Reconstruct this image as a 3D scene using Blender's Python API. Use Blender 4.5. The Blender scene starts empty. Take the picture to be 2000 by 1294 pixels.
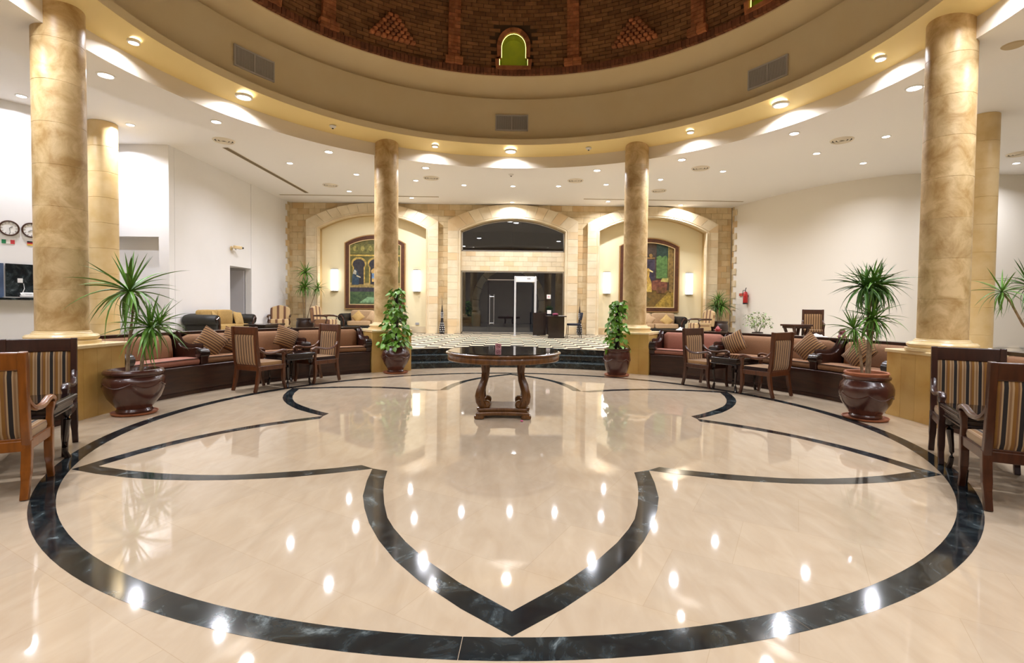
import bpy, bmesh, math, random
from math import sin, cos, pi, radians, sqrt, atan2, hypot
from mathutils import Vector, Matrix, Euler

# ------------------------------------------------------------------ camera
SC = bpy.context.scene
COL = SC.collection
FPX, PITCH, ROLL, PPX, PPY, YAW = 978.945, 0.0275019, 0.0102243, 1007.93, 628.544, -0.0120035
cam_d = bpy.data.cameras.new('camera')
cam = bpy.data.objects.new('camera', cam_d)
COL.objects.link(cam)
cam_d.sensor_fit = 'HORIZONTAL'
cam_d.sensor_width = 36.0
cam_d.lens = FPX / 2000 * 36.0
cam_d.shift_x = (1000 - PPX) / 2000
cam_d.shift_y = (PPY - 647) / 2000
cam_d.clip_start = 0.05
cam_d.clip_end = 200
_f = Vector((0, cos(PITCH), -sin(PITCH)))
_u0 = Vector((0, sin(PITCH), cos(PITCH)))
_r0 = Vector((1, 0, 0))
_r = _r0 * cos(ROLL) + _u0 * sin(ROLL)
_u = -_r0 * sin(ROLL) + _u0 * cos(ROLL)
_m = Matrix((_r, _u, -_f)).transposed().to_4x4()
cam.matrix_world = Matrix.Translation((-0.0211, -6.1661, 1.35)) @ Matrix.Rotation(YAW, 4, 'Z') @ _m
SC.camera = cam

# ------------------------------------------------------------------ world, exposure
W = bpy.data.worlds.new('night')
SC.world = W
W.use_nodes = True
W.node_tree.nodes['Background'].inputs[0].default_value = (0.20, 0.22, 0.34, 1)
W.node_tree.nodes['Background'].inputs[1].default_value = 0.02
SC.view_settings.view_transform = 'Standard'
SC.view_settings.look = 'None'
SC.view_settings.exposure = 0.38
SC.cycles.use_adaptive_sampling = True
SC.cycles.adaptive_threshold = 0.05
SC.cycles.max_bounces = 6
SC.cycles.diffuse_bounces = 4
SC.cycles.glossy_bounces = 4
SC.cycles.transparent_max_bounces = 8
SC.cycles.caustics_reflective = False
SC.cycles.caustics_refractive = False
SC.view_settings.gamma = 1.0
SC.view_settings.use_curve_mapping = False
LAMP_POWER = 44.0
LAMP_COLOR = (0.89, 0.91, 1.0)

random.seed(7)
R = random.Random(11)

# ------------------------------------------------------------------ materials
def lin(c):
    return tuple(((v / 255) / 12.92 if v / 255 <= 0.04045 else ((v / 255 + 0.055) / 1.055) ** 2.4) for v in c[:3]) + (1.0,)

MATS = {}
def nodes_of(name):
    m = bpy.data.materials.new(name)
    m.use_nodes = True
    nt = m.node_tree
    b = nt.nodes['Principled BSDF']
    return m, nt, b

def N(nt, t, **kw):
    n = nt.nodes.new(t)
    for k, v in kw.items():
        setattr(n, k, v)
    return n

def ramp(nt, stops, interp='LINEAR'):
    r = N(nt, 'ShaderNodeValToRGB')
    r.color_ramp.interpolation = interp
    el = r.color_ramp.elements
    while len(el) > 1:
        el.remove(el[-1])
    el[0].position = stops[0][0]
    el[0].color = stops[0][1]
    for p, c in stops[1:]:
        e = el.new(p)
        e.color = c
    return r

def mat(name, c1, c2=None, rough=0.5, metal=0.0, spec=0.5, scale=4.0, stretch=(1, 1, 1), detail=4.0, lo=0.35, hi=0.65,
        bump=0.0, bscale=None, coat=0.0, emit=None, estr=0.0, trans=0.0, rnd=0.0, island=False, world=False, tint=None, dist=0.0):
    if name in MATS:
        return MATS[name]
    m, nt, b = nodes_of(name)
    L = nt.links.new
    b.inputs['Roughness'].default_value = rough
    b.inputs['Metallic'].default_value = metal
    b.inputs['Specular IOR Level'].default_value = spec
    b.inputs['Coat Weight'].default_value = coat
    b.inputs['Coat Roughness'].default_value = 0.08
    b.inputs['Transmission Weight'].default_value = trans
    b.inputs['Base Color'].default_value = lin(c1)
    if emit:
        b.inputs['Emission Color'].default_value = lin(emit)
        b.inputs['Emission Strength'].default_value = estr
    src = None
    if c2 or bump:
        if world:
            g = N(nt, 'ShaderNodeNewGeometry'); cs = g.outputs['Position']
        else:
            tc = N(nt, 'ShaderNodeTexCoord'); cs = tc.outputs['Object']
        mp = N(nt, 'ShaderNodeMapping')
        mp.inputs['Scale'].default_value = stretch
        L(cs, mp.inputs['Vector'])
        nz = N(nt, 'ShaderNodeTexNoise')
        nz.inputs['Scale'].default_value = scale
        nz.inputs['Detail'].default_value = detail
        nz.inputs['Distortion'].default_value = dist
        nz.inputs['Roughness'].default_value = 0.66 if detail >= 8 else 0.5
        L(mp.outputs[0], nz.inputs['Vector'])
        if c2:
            r = ramp(nt, [(lo, lin(c1)), (hi, lin(c2))])
            L(nz.outputs['Fac'], r.inputs[0])
            src = r.outputs[0]
        if bump:
            nb = nz
            if bscale:
                nb = N(nt, 'ShaderNodeTexNoise')
                nb.inputs['Scale'].default_value = bscale
                nb.inputs['Detail'].default_value = 5
                L(mp.outputs[0], nb.inputs['Vector'])
            bp = N(nt, 'ShaderNodeBump')
            bp.inputs['Strength'].default_value = bump
            bp.inputs['Distance'].default_value = 0.02
            L(nb.outputs['Fac'], bp.inputs['Height'])
            L(bp.outputs[0], b.inputs['Normal'])
    if rnd:
        if island:
            g = N(nt, 'ShaderNodeNewGeometry'); rs = g.outputs['Random Per Island']
        else:
            g = N(nt, 'ShaderNodeObjectInfo'); rs = g.outputs['Random']
        mr = N(nt, 'ShaderNodeMapRange')
        mr.inputs['To Min'].default_value = 1 - rnd
        mr.inputs['To Max'].default_value = 1 + rnd
        L(rs, mr.inputs['Value'])
        hs = N(nt, 'ShaderNodeHueSaturation')
        L(mr.outputs[0], hs.inputs['Value'])
        if src is None:
            hs.inputs['Color'].default_value = lin(c1)
        else:
            L(src, hs.inputs['Color'])
        src = hs.outputs[0]
    if tint and src is not None:
        g2 = N(nt, 'ShaderNodeObjectInfo')
        fr = N(nt, 'ShaderNodeMath', operation='MULTIPLY'); fr.inputs[1].default_value = 7.31
        L(g2.outputs['Random'], fr.inputs[0])
        f2 = N(nt, 'ShaderNodeMath', operation='FRACT'); L(fr.outputs[0], f2.inputs[0])
        rr = ramp(nt, [(0.62, (0, 0, 0, 1)), (0.95, (0.5, 0.5, 0.5, 1))]); L(f2.outputs[0], rr.inputs[0])
        mx = N(nt, 'ShaderNodeMix', data_type='RGBA'); L(rr.outputs[0], mx.inputs[0]); L(src, mx.inputs[6]); mx.inputs[7].default_value = lin(tint)
        src = mx.outputs[2]
    if src is not None:
        L(src, b.inputs['Base Color'])
    MATS[name] = m
    return m

def stripe_mat(name, stops, period, axis=0, rough=0.85, offset=0.0, bump=0.0):
    """repeating stripes along one object axis; stops = [(pos, rgb)] within one period"""
    m, nt, b = nodes_of(name)
    L = nt.links.new
    b.inputs['Roughness'].default_value = rough
    b.inputs['Specular IOR Level'].default_value = 0.2
    b.inputs['Sheen Weight'].default_value = 0.15
    tc = N(nt, 'ShaderNodeTexCoord')
    sx = N(nt, 'ShaderNodeSeparateXYZ')
    L(tc.outputs['Object'], sx.inputs[0])
    a = N(nt, 'ShaderNodeMath', operation='ADD'); a.inputs[1].default_value = offset + 50 * period
    L(sx.outputs[axis], a.inputs[0])
    d = N(nt, 'ShaderNodeMath', operation='DIVIDE'); d.inputs[1].default_value = period
    L(a.outputs[0], d.inputs[0])
    f = N(nt, 'ShaderNodeMath', operation='FRACT')
    L(d.outputs[0], f.inputs[0])
    r = ramp(nt, [(p, lin(c)) for p, c in stops], 'CONSTANT')
    L(f.outputs[0], r.inputs[0])
    L(r.outputs[0], b.inputs['Base Color'])
    MATS[name] = m
    return m

def emission(name, c, s):
    m, nt, b = nodes_of(name)
    b.inputs['Base Color'].default_value = lin(c)
    b.inputs['Emission Color'].default_value = lin(c)
    b.inputs['Emission Strength'].default_value = s
    MATS[name] = m
    return m

def floor_marble():
    m, nt, b = nodes_of('cream marble')
    L = nt.links.new
    g = N(nt, 'ShaderNodeNewGeometry')
    mp = N(nt, 'ShaderNodeMapping'); mp.inputs['Scale'].default_value = (1.0, 0.35, 1)
    mp.inputs['Rotation'].default_value = (0, 0, 0.5)
    L(g.outputs['Position'], mp.inputs['Vector'])
    nz = N(nt, 'ShaderNodeTexNoise'); nz.inputs['Scale'].default_value = 9; nz.inputs['Detail'].default_value = 7
    nz.inputs['Distortion'].default_value = 0.6
    L(mp.outputs[0], nz.inputs['Vector'])
    r = ramp(nt, [(0.3, lin((184, 164, 138))), (0.7, lin((194, 176, 151)))])
    L(nz.outputs['Fac'], r.inputs[0])
    # tiles: each with a slightly different tone, fine joints
    bt = N(nt, 'ShaderNodeTexBrick')
    bt.offset = 0.5
    bt.inputs['Scale'].default_value = 1.0
    bt.inputs['Brick Width'].default_value = 0.62
    bt.inputs['Row Height'].default_value = 0.62
    bt.inputs['Mortar Size'].default_value = 0.0012
    bt.inputs['Mortar Smooth'].default_value = 0.2
    bt.inputs['Color1'].default_value = (0.96, 0.96, 0.96, 1)
    bt.inputs['Color2'].default_value = (1.03, 1.02, 1.0, 1)
    bt.inputs['Mortar'].default_value = (0.86, 0.82, 0.76, 1)
    mp2 = N(nt, 'ShaderNodeMapping'); mp2.inputs['Rotation'].default_value = (0, 0, radians(30))
    L(g.outputs['Position'], mp2.inputs['Vector'])
    L(mp2.outputs[0], bt.inputs['Vector'])
    mx = N(nt, 'ShaderNodeMix', data_type='RGBA', blend_type='MULTIPLY')
    mx.inputs[0].default_value = 1.0
    L(r.outputs[0], mx.inputs[6]); L(bt.outputs[0], mx.inputs[7])
    L(mx.outputs[2], b.inputs['Base Color'])
    b.inputs['Roughness'].default_value = 0.04
    b.inputs['Specular IOR Level'].default_value = 0.5
    n2 = N(nt, 'ShaderNodeTexNoise'); n2.inputs['Scale'].default_value = 1.6; n2.inputs['Detail'].default_value = 2
    L(g.outputs['Position'], n2.inputs['Vector'])
    bp = N(nt, 'ShaderNodeBump'); bp.inputs['Strength'].default_value = 0.015; bp.inputs['Distance'].default_value = 0.02
    L(n2.outputs['Fac'], bp.inputs['Height']); L(bp.outputs[0], b.inputs['Normal'])
    MATS['cream marble'] = m
    return m

def green_marble(name, base=(30, 36, 38), vein=(126, 138, 140), rough=0.08):
    m, nt, b = nodes_of(name)
    L = nt.links.new
    g = N(nt, 'ShaderNodeNewGeometry')
    nz = N(nt, 'ShaderNodeTexNoise'); nz.inputs['Scale'].default_value = 4.0; nz.inputs['Detail'].default_value = 9
    nz.inputs['Roughness'].default_value = 0.68; nz.inputs['Distortion'].default_value = 1.6
    L(g.outputs['Position'], nz.inputs['Vector'])
    r = ramp(nt, [(0.30, lin((16, 18, 24))), (0.50, lin(base)), (0.60, lin((54, 62, 64))), (0.72, lin(vein))])
    L(nz.outputs['Fac'], r.inputs[0])
    L(r.outputs[0], b.inputs['Base Color'])
    b.inputs['Roughness'].default_value = rough
    MATS[name] = m
    return m

def checker_marble():
    m, nt, b = nodes_of('checker marble')
    L = nt.links.new
    g = N(nt, 'ShaderNodeNewGeometry')
    ck = N(nt, 'ShaderNodeTexChecker'); ck.inputs['Scale'].default_value = 1 / 0.35
    ck.inputs['Color1'].default_value = lin((222, 205, 174)); ck.inputs['Color2'].default_value = lin((30, 30, 32))
    L(g.outputs['Position'], ck.inputs['Vector'])
    L(ck.outputs[0], b.inputs['Base Color'])
    b.inputs['Roughness'].default_value = 0.1
    MATS['checker marble'] = m
    return m

def glass_mat():
    m = bpy.data.materials.new('clear glazing')
    m.use_nodes = True
    nt = m.node_tree
    nt.nodes.clear()
    L = nt.links.new
    o = N(nt, 'ShaderNodeOutputMaterial')
    t = N(nt, 'ShaderNodeBsdfTransparent'); t.inputs[0].default_value = (0.86, 0.88, 0.90, 1)
    gl = N(nt, 'ShaderNodeBsdfGlossy'); gl.inputs['Roughness'].default_value = 0.02
    fr = N(nt, 'ShaderNodeFresnel'); fr.inputs[0].default_value = 1.7
    mx = N(nt, 'ShaderNodeMixShader')
    L(fr.outputs[0], mx.inputs[0]); L(t.outputs[0], mx.inputs[1]); L(gl.outputs[0], mx.inputs[2])
    L(mx.outputs[0], o.inputs[0])
    MATS['clear glazing'] = m
    return m

floor_marble(); checker_marble(); glass_mat()
green_marble('green marble')
green_marble('lit step marble', (86, 96, 98), (150, 158, 158), 0.12)  # dark step marble made paler: light on the treads put into the colour
green_marble('black marble', (26, 31, 31), (92, 102, 102), 0.06)
mat('white paint', (241, 239, 238), (237, 235, 233), rough=0.6, scale=0.8, world=True, spec=0.3)
mat('ceiling paint', (245, 242, 239), rough=0.65, spec=0.25)
mat('warm white paint', (238, 231, 218), rough=0.6, spec=0.3)
mat('niche paint', (244, 230, 190), rough=0.6, spec=0.3)
mat('yellow paint', (246, 222, 156), rough=0.55, spec=0.3)
mat('fascia paint', (232, 222, 204), rough=0.55, spec=0.3)
mat('beige paint', (250, 231, 186), (247, 226, 178), rough=0.6, scale=1.5, world=True, spec=0.3)
mat('column stone', (174, 140, 86), (214, 187, 138), rough=0.42, scale=4.2, detail=11, lo=0.36, hi=0.62, bump=0.05, bscale=30, rnd=0.08, dist=0.6, world=True)
mat('pedestal stone', (190, 148, 76), (212, 176, 106), rough=0.3, scale=2.5, detail=7, lo=0.3, hi=0.7, rnd=0.05, dist=0.5, world=True)
mat('ledge stone', (222, 194, 140), (230, 206, 160), rough=0.25, scale=3, detail=5, world=True)
mat('wall stone', (204, 178, 132), (222, 202, 162), rough=0.55, scale=3.0, detail=7, lo=0.3, hi=0.7, rnd=0.08, bump=0.05, bscale=40, world=True, dist=0.5, tint=(204, 162, 102))
mat('arch stone', (222, 202, 164), (234, 218, 186), rough=0.5, scale=3.0, detail=7, lo=0.3, hi=0.7, rnd=0.06, bump=0.04, bscale=40, world=True, dist=0.5, tint=(220, 178, 116))
mat('pot dark', (52, 36, 30), (64, 46, 38), rough=0.3, scale=14, coat=0.2, bump=0.2, bscale=18)
mat('mortar', (196, 168, 116), rough=0.8)
mat('brick', (176, 108, 68), (200, 130, 84), rough=0.85, scale=9, rnd=0.28, bump=0.2, bscale=50, world=True)
mat('brick field', (140, 98, 60), (162, 114, 72), rough=0.88, scale=7, rnd=0.30, island=True, world=True)
mat('soldier brick', (124, 76, 50), (146, 92, 60), rough=0.88, scale=9, rnd=0.28, world=True)
mat('brick joint', (92, 70, 48), rough=0.95)
mat('dark wood', (42, 20, 15), (56, 28, 20), rough=0.28, scale=5, stretch=(6, 6, 1), coat=0.25)
mat('black wood', (26, 16, 15), (38, 24, 20), rough=0.22, scale=5, stretch=(6, 6, 1), coat=0.3)
mat('brown wood', (74, 40, 20), (94, 52, 27), rough=0.3, scale=5, stretch=(6, 6, 1), coat=0.2)
mat('umber wood', (56, 29, 16), (72, 38, 21), rough=0.3, scale=5, stretch=(6, 6, 1), coat=0.2)
mat('amber wood', (112, 62, 18), (132, 76, 24), rough=0.28, scale=5, stretch=(6, 6, 1), coat=0.25)
mat('walnut', (82, 50, 20), (104, 66, 29), rough=0.25, scale=6, stretch=(4, 4, 1), coat=0.3)
mat('walnut top', (18, 12, 11), (26, 16, 14), rough=0.06, scale=6, stretch=(1, 5, 1), coat=0.6)
mat('bench wood', (46, 24, 16), (62, 34, 22), rough=0.3, scale=4, stretch=(1, 1, 7), coat=0.2)
mat('tan upholstery', (132, 94, 64), (140, 101, 70), rough=0.75, scale=60, bump=0.08, bscale=90, spec=0.3)
mat('rose upholstery', (150, 98, 80), (157, 105, 87), rough=0.75, scale=60, bump=0.08, bscale=90, spec=0.3)
mat('black leather', (30, 28, 24), (38, 36, 30), rough=0.5, scale=40, bump=0.1, bscale=80)
mat('gold fabric', (176, 144, 88), (186, 154, 98), rough=0.8, scale=30, bump=0.08, bscale=60, spec=0.2)
mat('beige fabric', (178, 148, 112), (186, 156, 120), rough=0.8, scale=30, bump=0.08, bscale=60, spec=0.2)
mat('glazed brown', (62, 33, 25), (76, 42, 32), rough=0.24, scale=3, coat=0.35, bump=0.03)
mat('matt brown', (74, 44, 32), (90, 56, 42), rough=0.3, scale=14, coat=0.2, bump=0.3, bscale=18)
mat('terracotta', (160, 96, 62), (172, 108, 74), rough=0.7, scale=8)
mat('soil', (60, 40, 28), (44, 30, 22), rough=0.95, scale=40, bump=0.5)
mat('leaf green', (74, 116, 34), (102, 146, 50), rough=0.42, scale=3, rnd=0.25)
mat('leaf dark', (56, 94, 36), (82, 124, 50), rough=0.42, scale=3, rnd=0.25)
mat('ivy green', (84, 132, 38), (122, 168, 58), rough=0.4, scale=8, rnd=0.3)
mat('ficus green', (92, 118, 60), (150, 164, 104), rough=0.45, scale=12, rnd=0.25)
mat('stem', (150, 126, 96), (120, 98, 72), rough=0.8, scale=18)
mat('green stem', (84, 96, 60), (110, 104, 74), rough=0.7, scale=18)
mat('moss pole', (48, 34, 24), (30, 22, 16), rough=0.95, scale=60, bump=0.5)
mat('steel', (198, 200, 204), rough=0.25, metal=1.0)
mat('grille metal', (206, 200, 190), rough=0.5, metal=0.1)
mat('grille shade', (104, 98, 90), rough=0.8)
mat('dark void', (34, 30, 26), rough=0.9)
mat('white plastic', (236, 234, 230), rough=0.35)
mat('grey plastic', (168, 168, 170), rough=0.4)
mat('black plastic', (24, 24, 26), rough=0.4)
mat('navy fabric', (28, 30, 44), rough=0.85)
mat('red enamel', (178, 34, 30), rough=0.25, coat=0.3)
mat('sign red', (196, 92, 74), rough=0.5)
mat('pink paper', (214, 160, 160), rough=0.6)
mat('paper', (236, 232, 226), rough=0.7)
mat('flag green', (30, 128, 80), rough=0.6)
mat('flag red', (200, 60, 64), rough=0.6)
mat('flag black', (40, 30, 34), rough=0.6)
mat('flag gold', (236, 190, 70), rough=0.6)
mat('outdoor paving', (84, 84, 92), rough=0.3)
mat('porch paint', (120, 124, 150), rough=0.6)
mat('niche green', (196, 200, 70), (180, 188, 70), rough=0.7, scale=5)
emission('lamp glow', (255, 252, 250), 14.0)
emission('sconce glow', (255, 252, 246), 5.0)
emission('niche strip', (232, 238, 130), 4.0)
stripe_mat('narrow stripes', [(0, (156, 122, 84)), (0.46, (92, 58, 38)), (0.58, (150, 116, 78)), (0.66, (46, 30, 25)), (0.86, (150, 116, 78))], 0.058, 0)
stripe_mat('bold stripes', [(0, (128, 98, 66)), (0.14, (158, 132, 98)), (0.26, (124, 86, 36)), (0.46, (110, 78, 50)), (0.56, (158, 132, 98)), (0.66, (38, 33, 30)), (0.92, (158, 132, 98))], 0.088, 0, offset=-0.02)
stripe_mat('pillow stripes', [(0, (150, 112, 70)), (0.34, (50, 30, 22)), (0.62, (132, 94, 56)), (0.76, (70, 42, 28)), (0.9, (150, 112, 70))], 0.042, 0)
stripe_mat('wing stripes', [(0, (204, 174, 128)), (0.42, (150, 112, 80)), (0.52, (112, 80, 64)), (0.72, (150, 112, 80)), (0.82, (204, 174, 128))], 0.21, 0, offset=0.06)
def MT(n):
    return MATS[n]

# ------------------------------------------------------------------ mesh helpers
class MB:
    def __init__(self):
        self.v = []; self.f = []
    def add(self, vs, fs):
        o = len(self.v)
        self.v += [tuple(p) for p in vs]
        self.f += [tuple(i + o for i in f) for f in fs]
        return self
    def box(self, c, s, rz=0.0, m=None):
        vs = []
        for dz in (-.5, .5):
            for dx, dy in ((-.5, -.5), (.5, -.5), (.5, .5), (-.5, .5)):
                x, y, z = dx * s[0], dy * s[1], dz * s[2]
                if rz:
                    x, y = x * cos(rz) - y * sin(rz), x * sin(rz) + y * cos(rz)
                vs.append((c[0] + x, c[1] + y, c[2] + z))
        if m is not None:
            vs = [tuple(m @ Vector(p)) for p in vs]
        return self.add(vs, [(3, 2, 1, 0), (4, 5, 6, 7), (0, 1, 5, 4), (1, 2, 6, 5), (2, 3, 7, 6), (3, 0, 4, 7)])
    def lathe(self, prof, n=32, c=(0, 0, 0), a0=0.0, a1=360.0):
        full = abs(a1 - a0) >= 359.9
        k = n if full else n + 1
        vs = []
        for i in range(k):
            a = radians(a0 + (a1 - a0) * i / n)
            for r, z in prof:
                vs.append((c[0] + r * cos(a), c[1] + r * sin(a), c[2] + z))
        p = len(prof); fs = []
        for i in range(n):
            j = (i + 1) % k
            for q in range(p - 1):
                fs.append((i * p + q, j * p + q, j * p + q + 1, i * p + q + 1))
        return self.add(vs, fs)
    def ring(self, prof, a0, a1, n, caps=True):
        """closed profile [(r,z)] swept round the rotunda axis from a0 to a1 degrees"""
        p = len(prof); vs = []; fs = []
        for i in range(n + 1):
            a = radians(a0 + (a1 - a0) * i / n)
            for r, z in prof:
                vs.append((r * cos(a), r * sin(a), z))
        for i in range(n):
            for q in range(p):
                q2 = (q + 1) % p
                fs.append((i * p + q, (i + 1) * p + q, (i + 1) * p + q2, i * p + q2))
        if caps:
            fs.append(tuple(range(p))[::-1])
            fs.append(tuple(n * p + q for q in range(p)))
        return self.add(vs, fs)
    def prism(self, poly, h0, h1, plane='z'):
        n = len(poly)
        def P(a, b, h):
            return (a, b, h) if plane == 'z' else ((a, h, b) if plane == 'y' else (h, a, b))
        vs = [P(a, b, h0) for a, b in poly] + [P(a, b, h1) for a, b in poly]
        fs = [tuple(range(n))[::-1], tuple(range(n, 2 * n))]
        for i in range(n):
            j = (i + 1) % n
            fs.append((i, j, n + j, n + i))
        return self.add(vs, fs)
    def tube(self, pts, rad, n=8, sx=1.0, sy=1.0, up=(0, 0, 1), square=False, caps=True):
        pts = [Vector(p) for p in pts]
        if not isinstance(rad, (list, tuple)):
            rad = [rad] * len(pts)
        vs = []; fs = []
        if square:
            ang = [pi / 4, 3 * pi / 4, 5 * pi / 4, 7 * pi / 4]; n = 4; k = sqrt(2)
        else:
            ang = [2 * pi * i / n for i in range(n)]; k = 1.0
        upv = Vector(up)
        for i, p in enumerate(pts):
            t = (pts[min(i + 1, len(pts) - 1)] - pts[max(i - 1, 0)])
            t = t.normalized() if t.length > 1e-9 else Vector((0, 0, 1))
            s = t.cross(upv)
            if s.length < 1e-4:
                s = t.cross(Vector((0, 1, 0)))
            s.normalize(); w = s.cross(t)
            for a in ang:
                vs.append(p + s * (cos(a) * rad[i] * sx * k) + w * (sin(a) * rad[i] * sy * k))
        for i in range(len(pts) - 1):
            for j in range(n):
                j2 = (j + 1) % n
                fs.append((i * n + j, i * n + j2, (i + 1) * n + j2, (i + 1) * n + j))
        if caps:
            fs.append(tuple(range(n))[::-1])
            fs.append(tuple((len(pts) - 1) * n + j for j in range(n)))
        return self.add(vs, fs)
    def grid(self, rows):
        nr, nc = len(rows), len(rows[0])
        vs = [p for r in rows for p in r]
        fs = [(i * nc + j, i * nc + j + 1, (i + 1) * nc + j + 1, (i + 1) * nc + j) for i in range(nr - 1) for j in range(nc - 1)]
        return self.add(vs, fs)
    def cushion(self, c, s, r=0.3, n=8, m=None, puff=0.0):
        """rounded box (superellipsoid-like) centred on c"""
        vs = []; fs = []
        e = max(0.12, r)
        def sp(x, p):
            return math.copysign(abs(x) ** p, x)
        nu, nv = 2 * n + 4, n
        for i in range(nv + 1):
            ph = -pi / 2 + pi * i / nv
            for j in range(nu):
                th = 2 * pi * j / nu + pi / nu
                x = sp(cos(ph), e) * sp(cos(th), e) * s[0] / 2
                y = sp(cos(ph), e) * sp(sin(th), e) * s[1] / 2
                z = sp(sin(ph), e) * s[2] / 2
                if puff:
                    z *= 1 + puff * (cos(pi * x / s[0]) * cos(pi * y / s[1]) - 0.5)
                p = Vector((c[0] + x, c[1] + y, c[2] + z))
                if m is not None:
                    p = m @ p
                vs.append(tuple(p))
        for i in range(nv):
            for j in range(nu):
                j2 = (j + 1) % nu
                fs.append((i * nu + j, i * nu + j2, (i + 1) * nu + j2, (i + 1) * nu + j))
        return self.add(vs, fs)
    def mesh(self, name, material, smooth=True, angle=38, weld=False):
        me = bpy.data.meshes.new(name)
        me.from_pydata(self.v, [], self.f)
        bm = bmesh.new(); bm.from_mesh(me)
        if weld:
            bmesh.ops.remove_doubles(bm, verts=bm.verts, dist=1e-5)
        bmesh.ops.recalc_face_normals(bm, faces=bm.faces)
        bm.to_mesh(me); bm.free()
        if smooth:
            me.shade_smooth()
            me.set_sharp_from_angle(angle=radians(angle))
        if material:
            me.materials.append(MT(material) if isinstance(material, str) else material)
        return me

def link(name, me, parent=None, loc=None, rot=None, scl=None):
    o = bpy.data.objects.new(name, me)
    COL.objects.link(o)
    if parent:
        o.parent = parent
    if loc is not None: o.location = loc
    if rot is not None: o.rotation_euler = rot
    if scl is not None: o.scale = scl
    return o

def part(name, mb, material, parent=None, bevel=0.0, **kw):
    o = link(name, mb.mesh(name, material, **kw), parent)
    if bevel:
        b = o.modifiers.new('edge', 'BEVEL')
        b.width = bevel; b.segments = 2; b.limit_method = 'ANGLE'; b.angle_limit = radians(40)
    return o

def tag(o, label=None, cat=None, group=None, kind=None):
    if label: o['label'] = label
    if cat: o['category'] = cat
    if group: o['group'] = group
    if kind: o['kind'] = kind
    return o

def thing(name, label, cat, loc=(0, 0, 0), rz=0.0, group=None):
    o = bpy.data.objects.new(name, None)
    COL.objects.link(o)
    o.empty_display_size = 0.1
    o.location = loc; o.rotation_euler = (0, 0, rz)
    return tag(o, label, cat, group)

def struct(name, label, mb=None, material=None, cat=None, **kw):
    if mb is None:
        o = bpy.data.objects.new(name, None); COL.objects.link(o)
    else:
        o = part(name, mb, material, **kw)
    return tag(o, label, cat, kind='structure')

def copy_tree(o, parent=None):
    c = o.copy(); COL.objects.link(c)
    if parent: c.parent = parent
    for ch in o.children:
        copy_tree(ch, c)
    return c

def pol(r, a, z=0.0):
    return Vector((r * cos(radians(a)), r * sin(radians(a)), z))

# ------------------------------------------------------------------ the setting
ZU = 0.38          # upper floor
ZC = 5.22          # main ceiling
YB = 12.80         # face of the rear wall
XL, XR, YF = -17.0, 17.0, -13.0
def arc_pts(r, a0, a1, n):
    return [(r * cos(radians(a0 + (a1 - a0) * i / n)), r * sin(radians(a0 + (a1 - a0) * i / n))) for i in range(n + 1)]

fl = struct('floor', 'polished cream marble floor of the round lobby with dark inlay', MB().box((0, 0, -0.05), (34, 27, 0.1)), 'cream marble', smooth=False)
# dark marble inlay: ring and six pointed petals, each stone its own piece
RI, RO = 4.147, 4.284
NSEG = 18
for k in range(NSEG):
    a0 = 267.2 + k * 360 / NSEG
    mb = MB().ring([(RI, 0.0), (RO, 0.0), (RO, 0.0012), (RI, 0.0012)], a0 + 0.02, a0 + 360 / NSEG - 0.02, 10)
    part('ring_inlay', mb, 'green marble', fl, smooth=False)
po = [(0, 4.14), (.23, 3.95), (.46, 3.72), (.63, 3.51), (.77, 3.29), (.89, 3.06), (.985, 2.83), (1.06, 2.61), (1.12, 2.30), (1.158, 2.0)]
pi_ = [(0, 3.97), (.26, 3.735), (.47, 3.5), (.61, 3.31), (.72, 3.13), (.795, 2.98), (.87, 2.76), (.94, 2.51), (.99, 2.28), (1.02, 2.06)]
for k in range(6):
    ax = radians(30 + 60 * k)
    for sgn in (-1, 1):
        for i0, i1 in ((0, 4), (4, 7), (7, 9)):
            def P(l, a):
                return (a * cos(ax) - sgn * l * sin(ax), a * sin(ax) + sgn * l * cos(ax))
            poly = [P(*po[i]) for i in range(i0, i1 + 1)] + [P(*pi_[i]) for i in range(i1, i0 - 1, -1)]
            part('petal_inlay', MB().prism(poly, 0.0, 0.0013), 'green marble', fl, smooth=False)

# upper floor all round the rotunda, behind benches and at the head of the steps
def annulus_to_box(r, z0, z1, x0, x1, y0, y1, a0, a1, n):
    mb = MB(); vs = []; fs = []
    for i in range(n + 1):
        a = radians(a0 + (a1 - a0) * i / n)
        c, s = cos(a), sin(a)
        t = min([(x1 / c if c > 1e-9 else (x0 / c if c < -1e-9 else 1e9)), (y1 / s if s > 1e-9 else (y0 / s if s < -1e-9 else 1e9))])
        vs += [(r * c, r * s, z0), (t * c, t * s, z0), (r * c, r * s, z1), (t * c, t * s, z1)]
    for i in range(n):
        o = i * 4; q = o + 4
        fs += [(o + 2, o + 3, q + 3, q + 2), (o, q, q + 1, o + 1), (o, o + 2, q + 2, q), (o + 1, q + 1, q + 3, o + 3)]
    fs += [(0, 1, 3, 2), (n * 4, n * 4 + 2, n * 4 + 3, n * 4 + 1)]
    return mb.add(vs, fs)
fu = struct('floor_upper', 'raised black and cream chequered lounge floor behind the benches and steps', annulus_to_box(5.95, 0.0, ZU - 0.004, XL, XR, YF, 13.2, -60, 240, 120), 'checker marble', smooth=False)
tm = {0: MB().box((0, 0, 0), (0.347, 0.347, 0.012)).mesh('tile', mat('cream tile', (224, 208, 178), (214, 196, 164), rough=0.3, scale=6, rnd=0.04, spec=0.05), smooth=False),
      1: MB().box((0, 0, 0), (0.347, 0.347, 0.012)).mesh('tile', mat('black tile', (26, 26, 30), (44, 44, 46), rough=0.3, scale=9, rnd=0.1, spec=0.03), smooth=False)}
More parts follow.
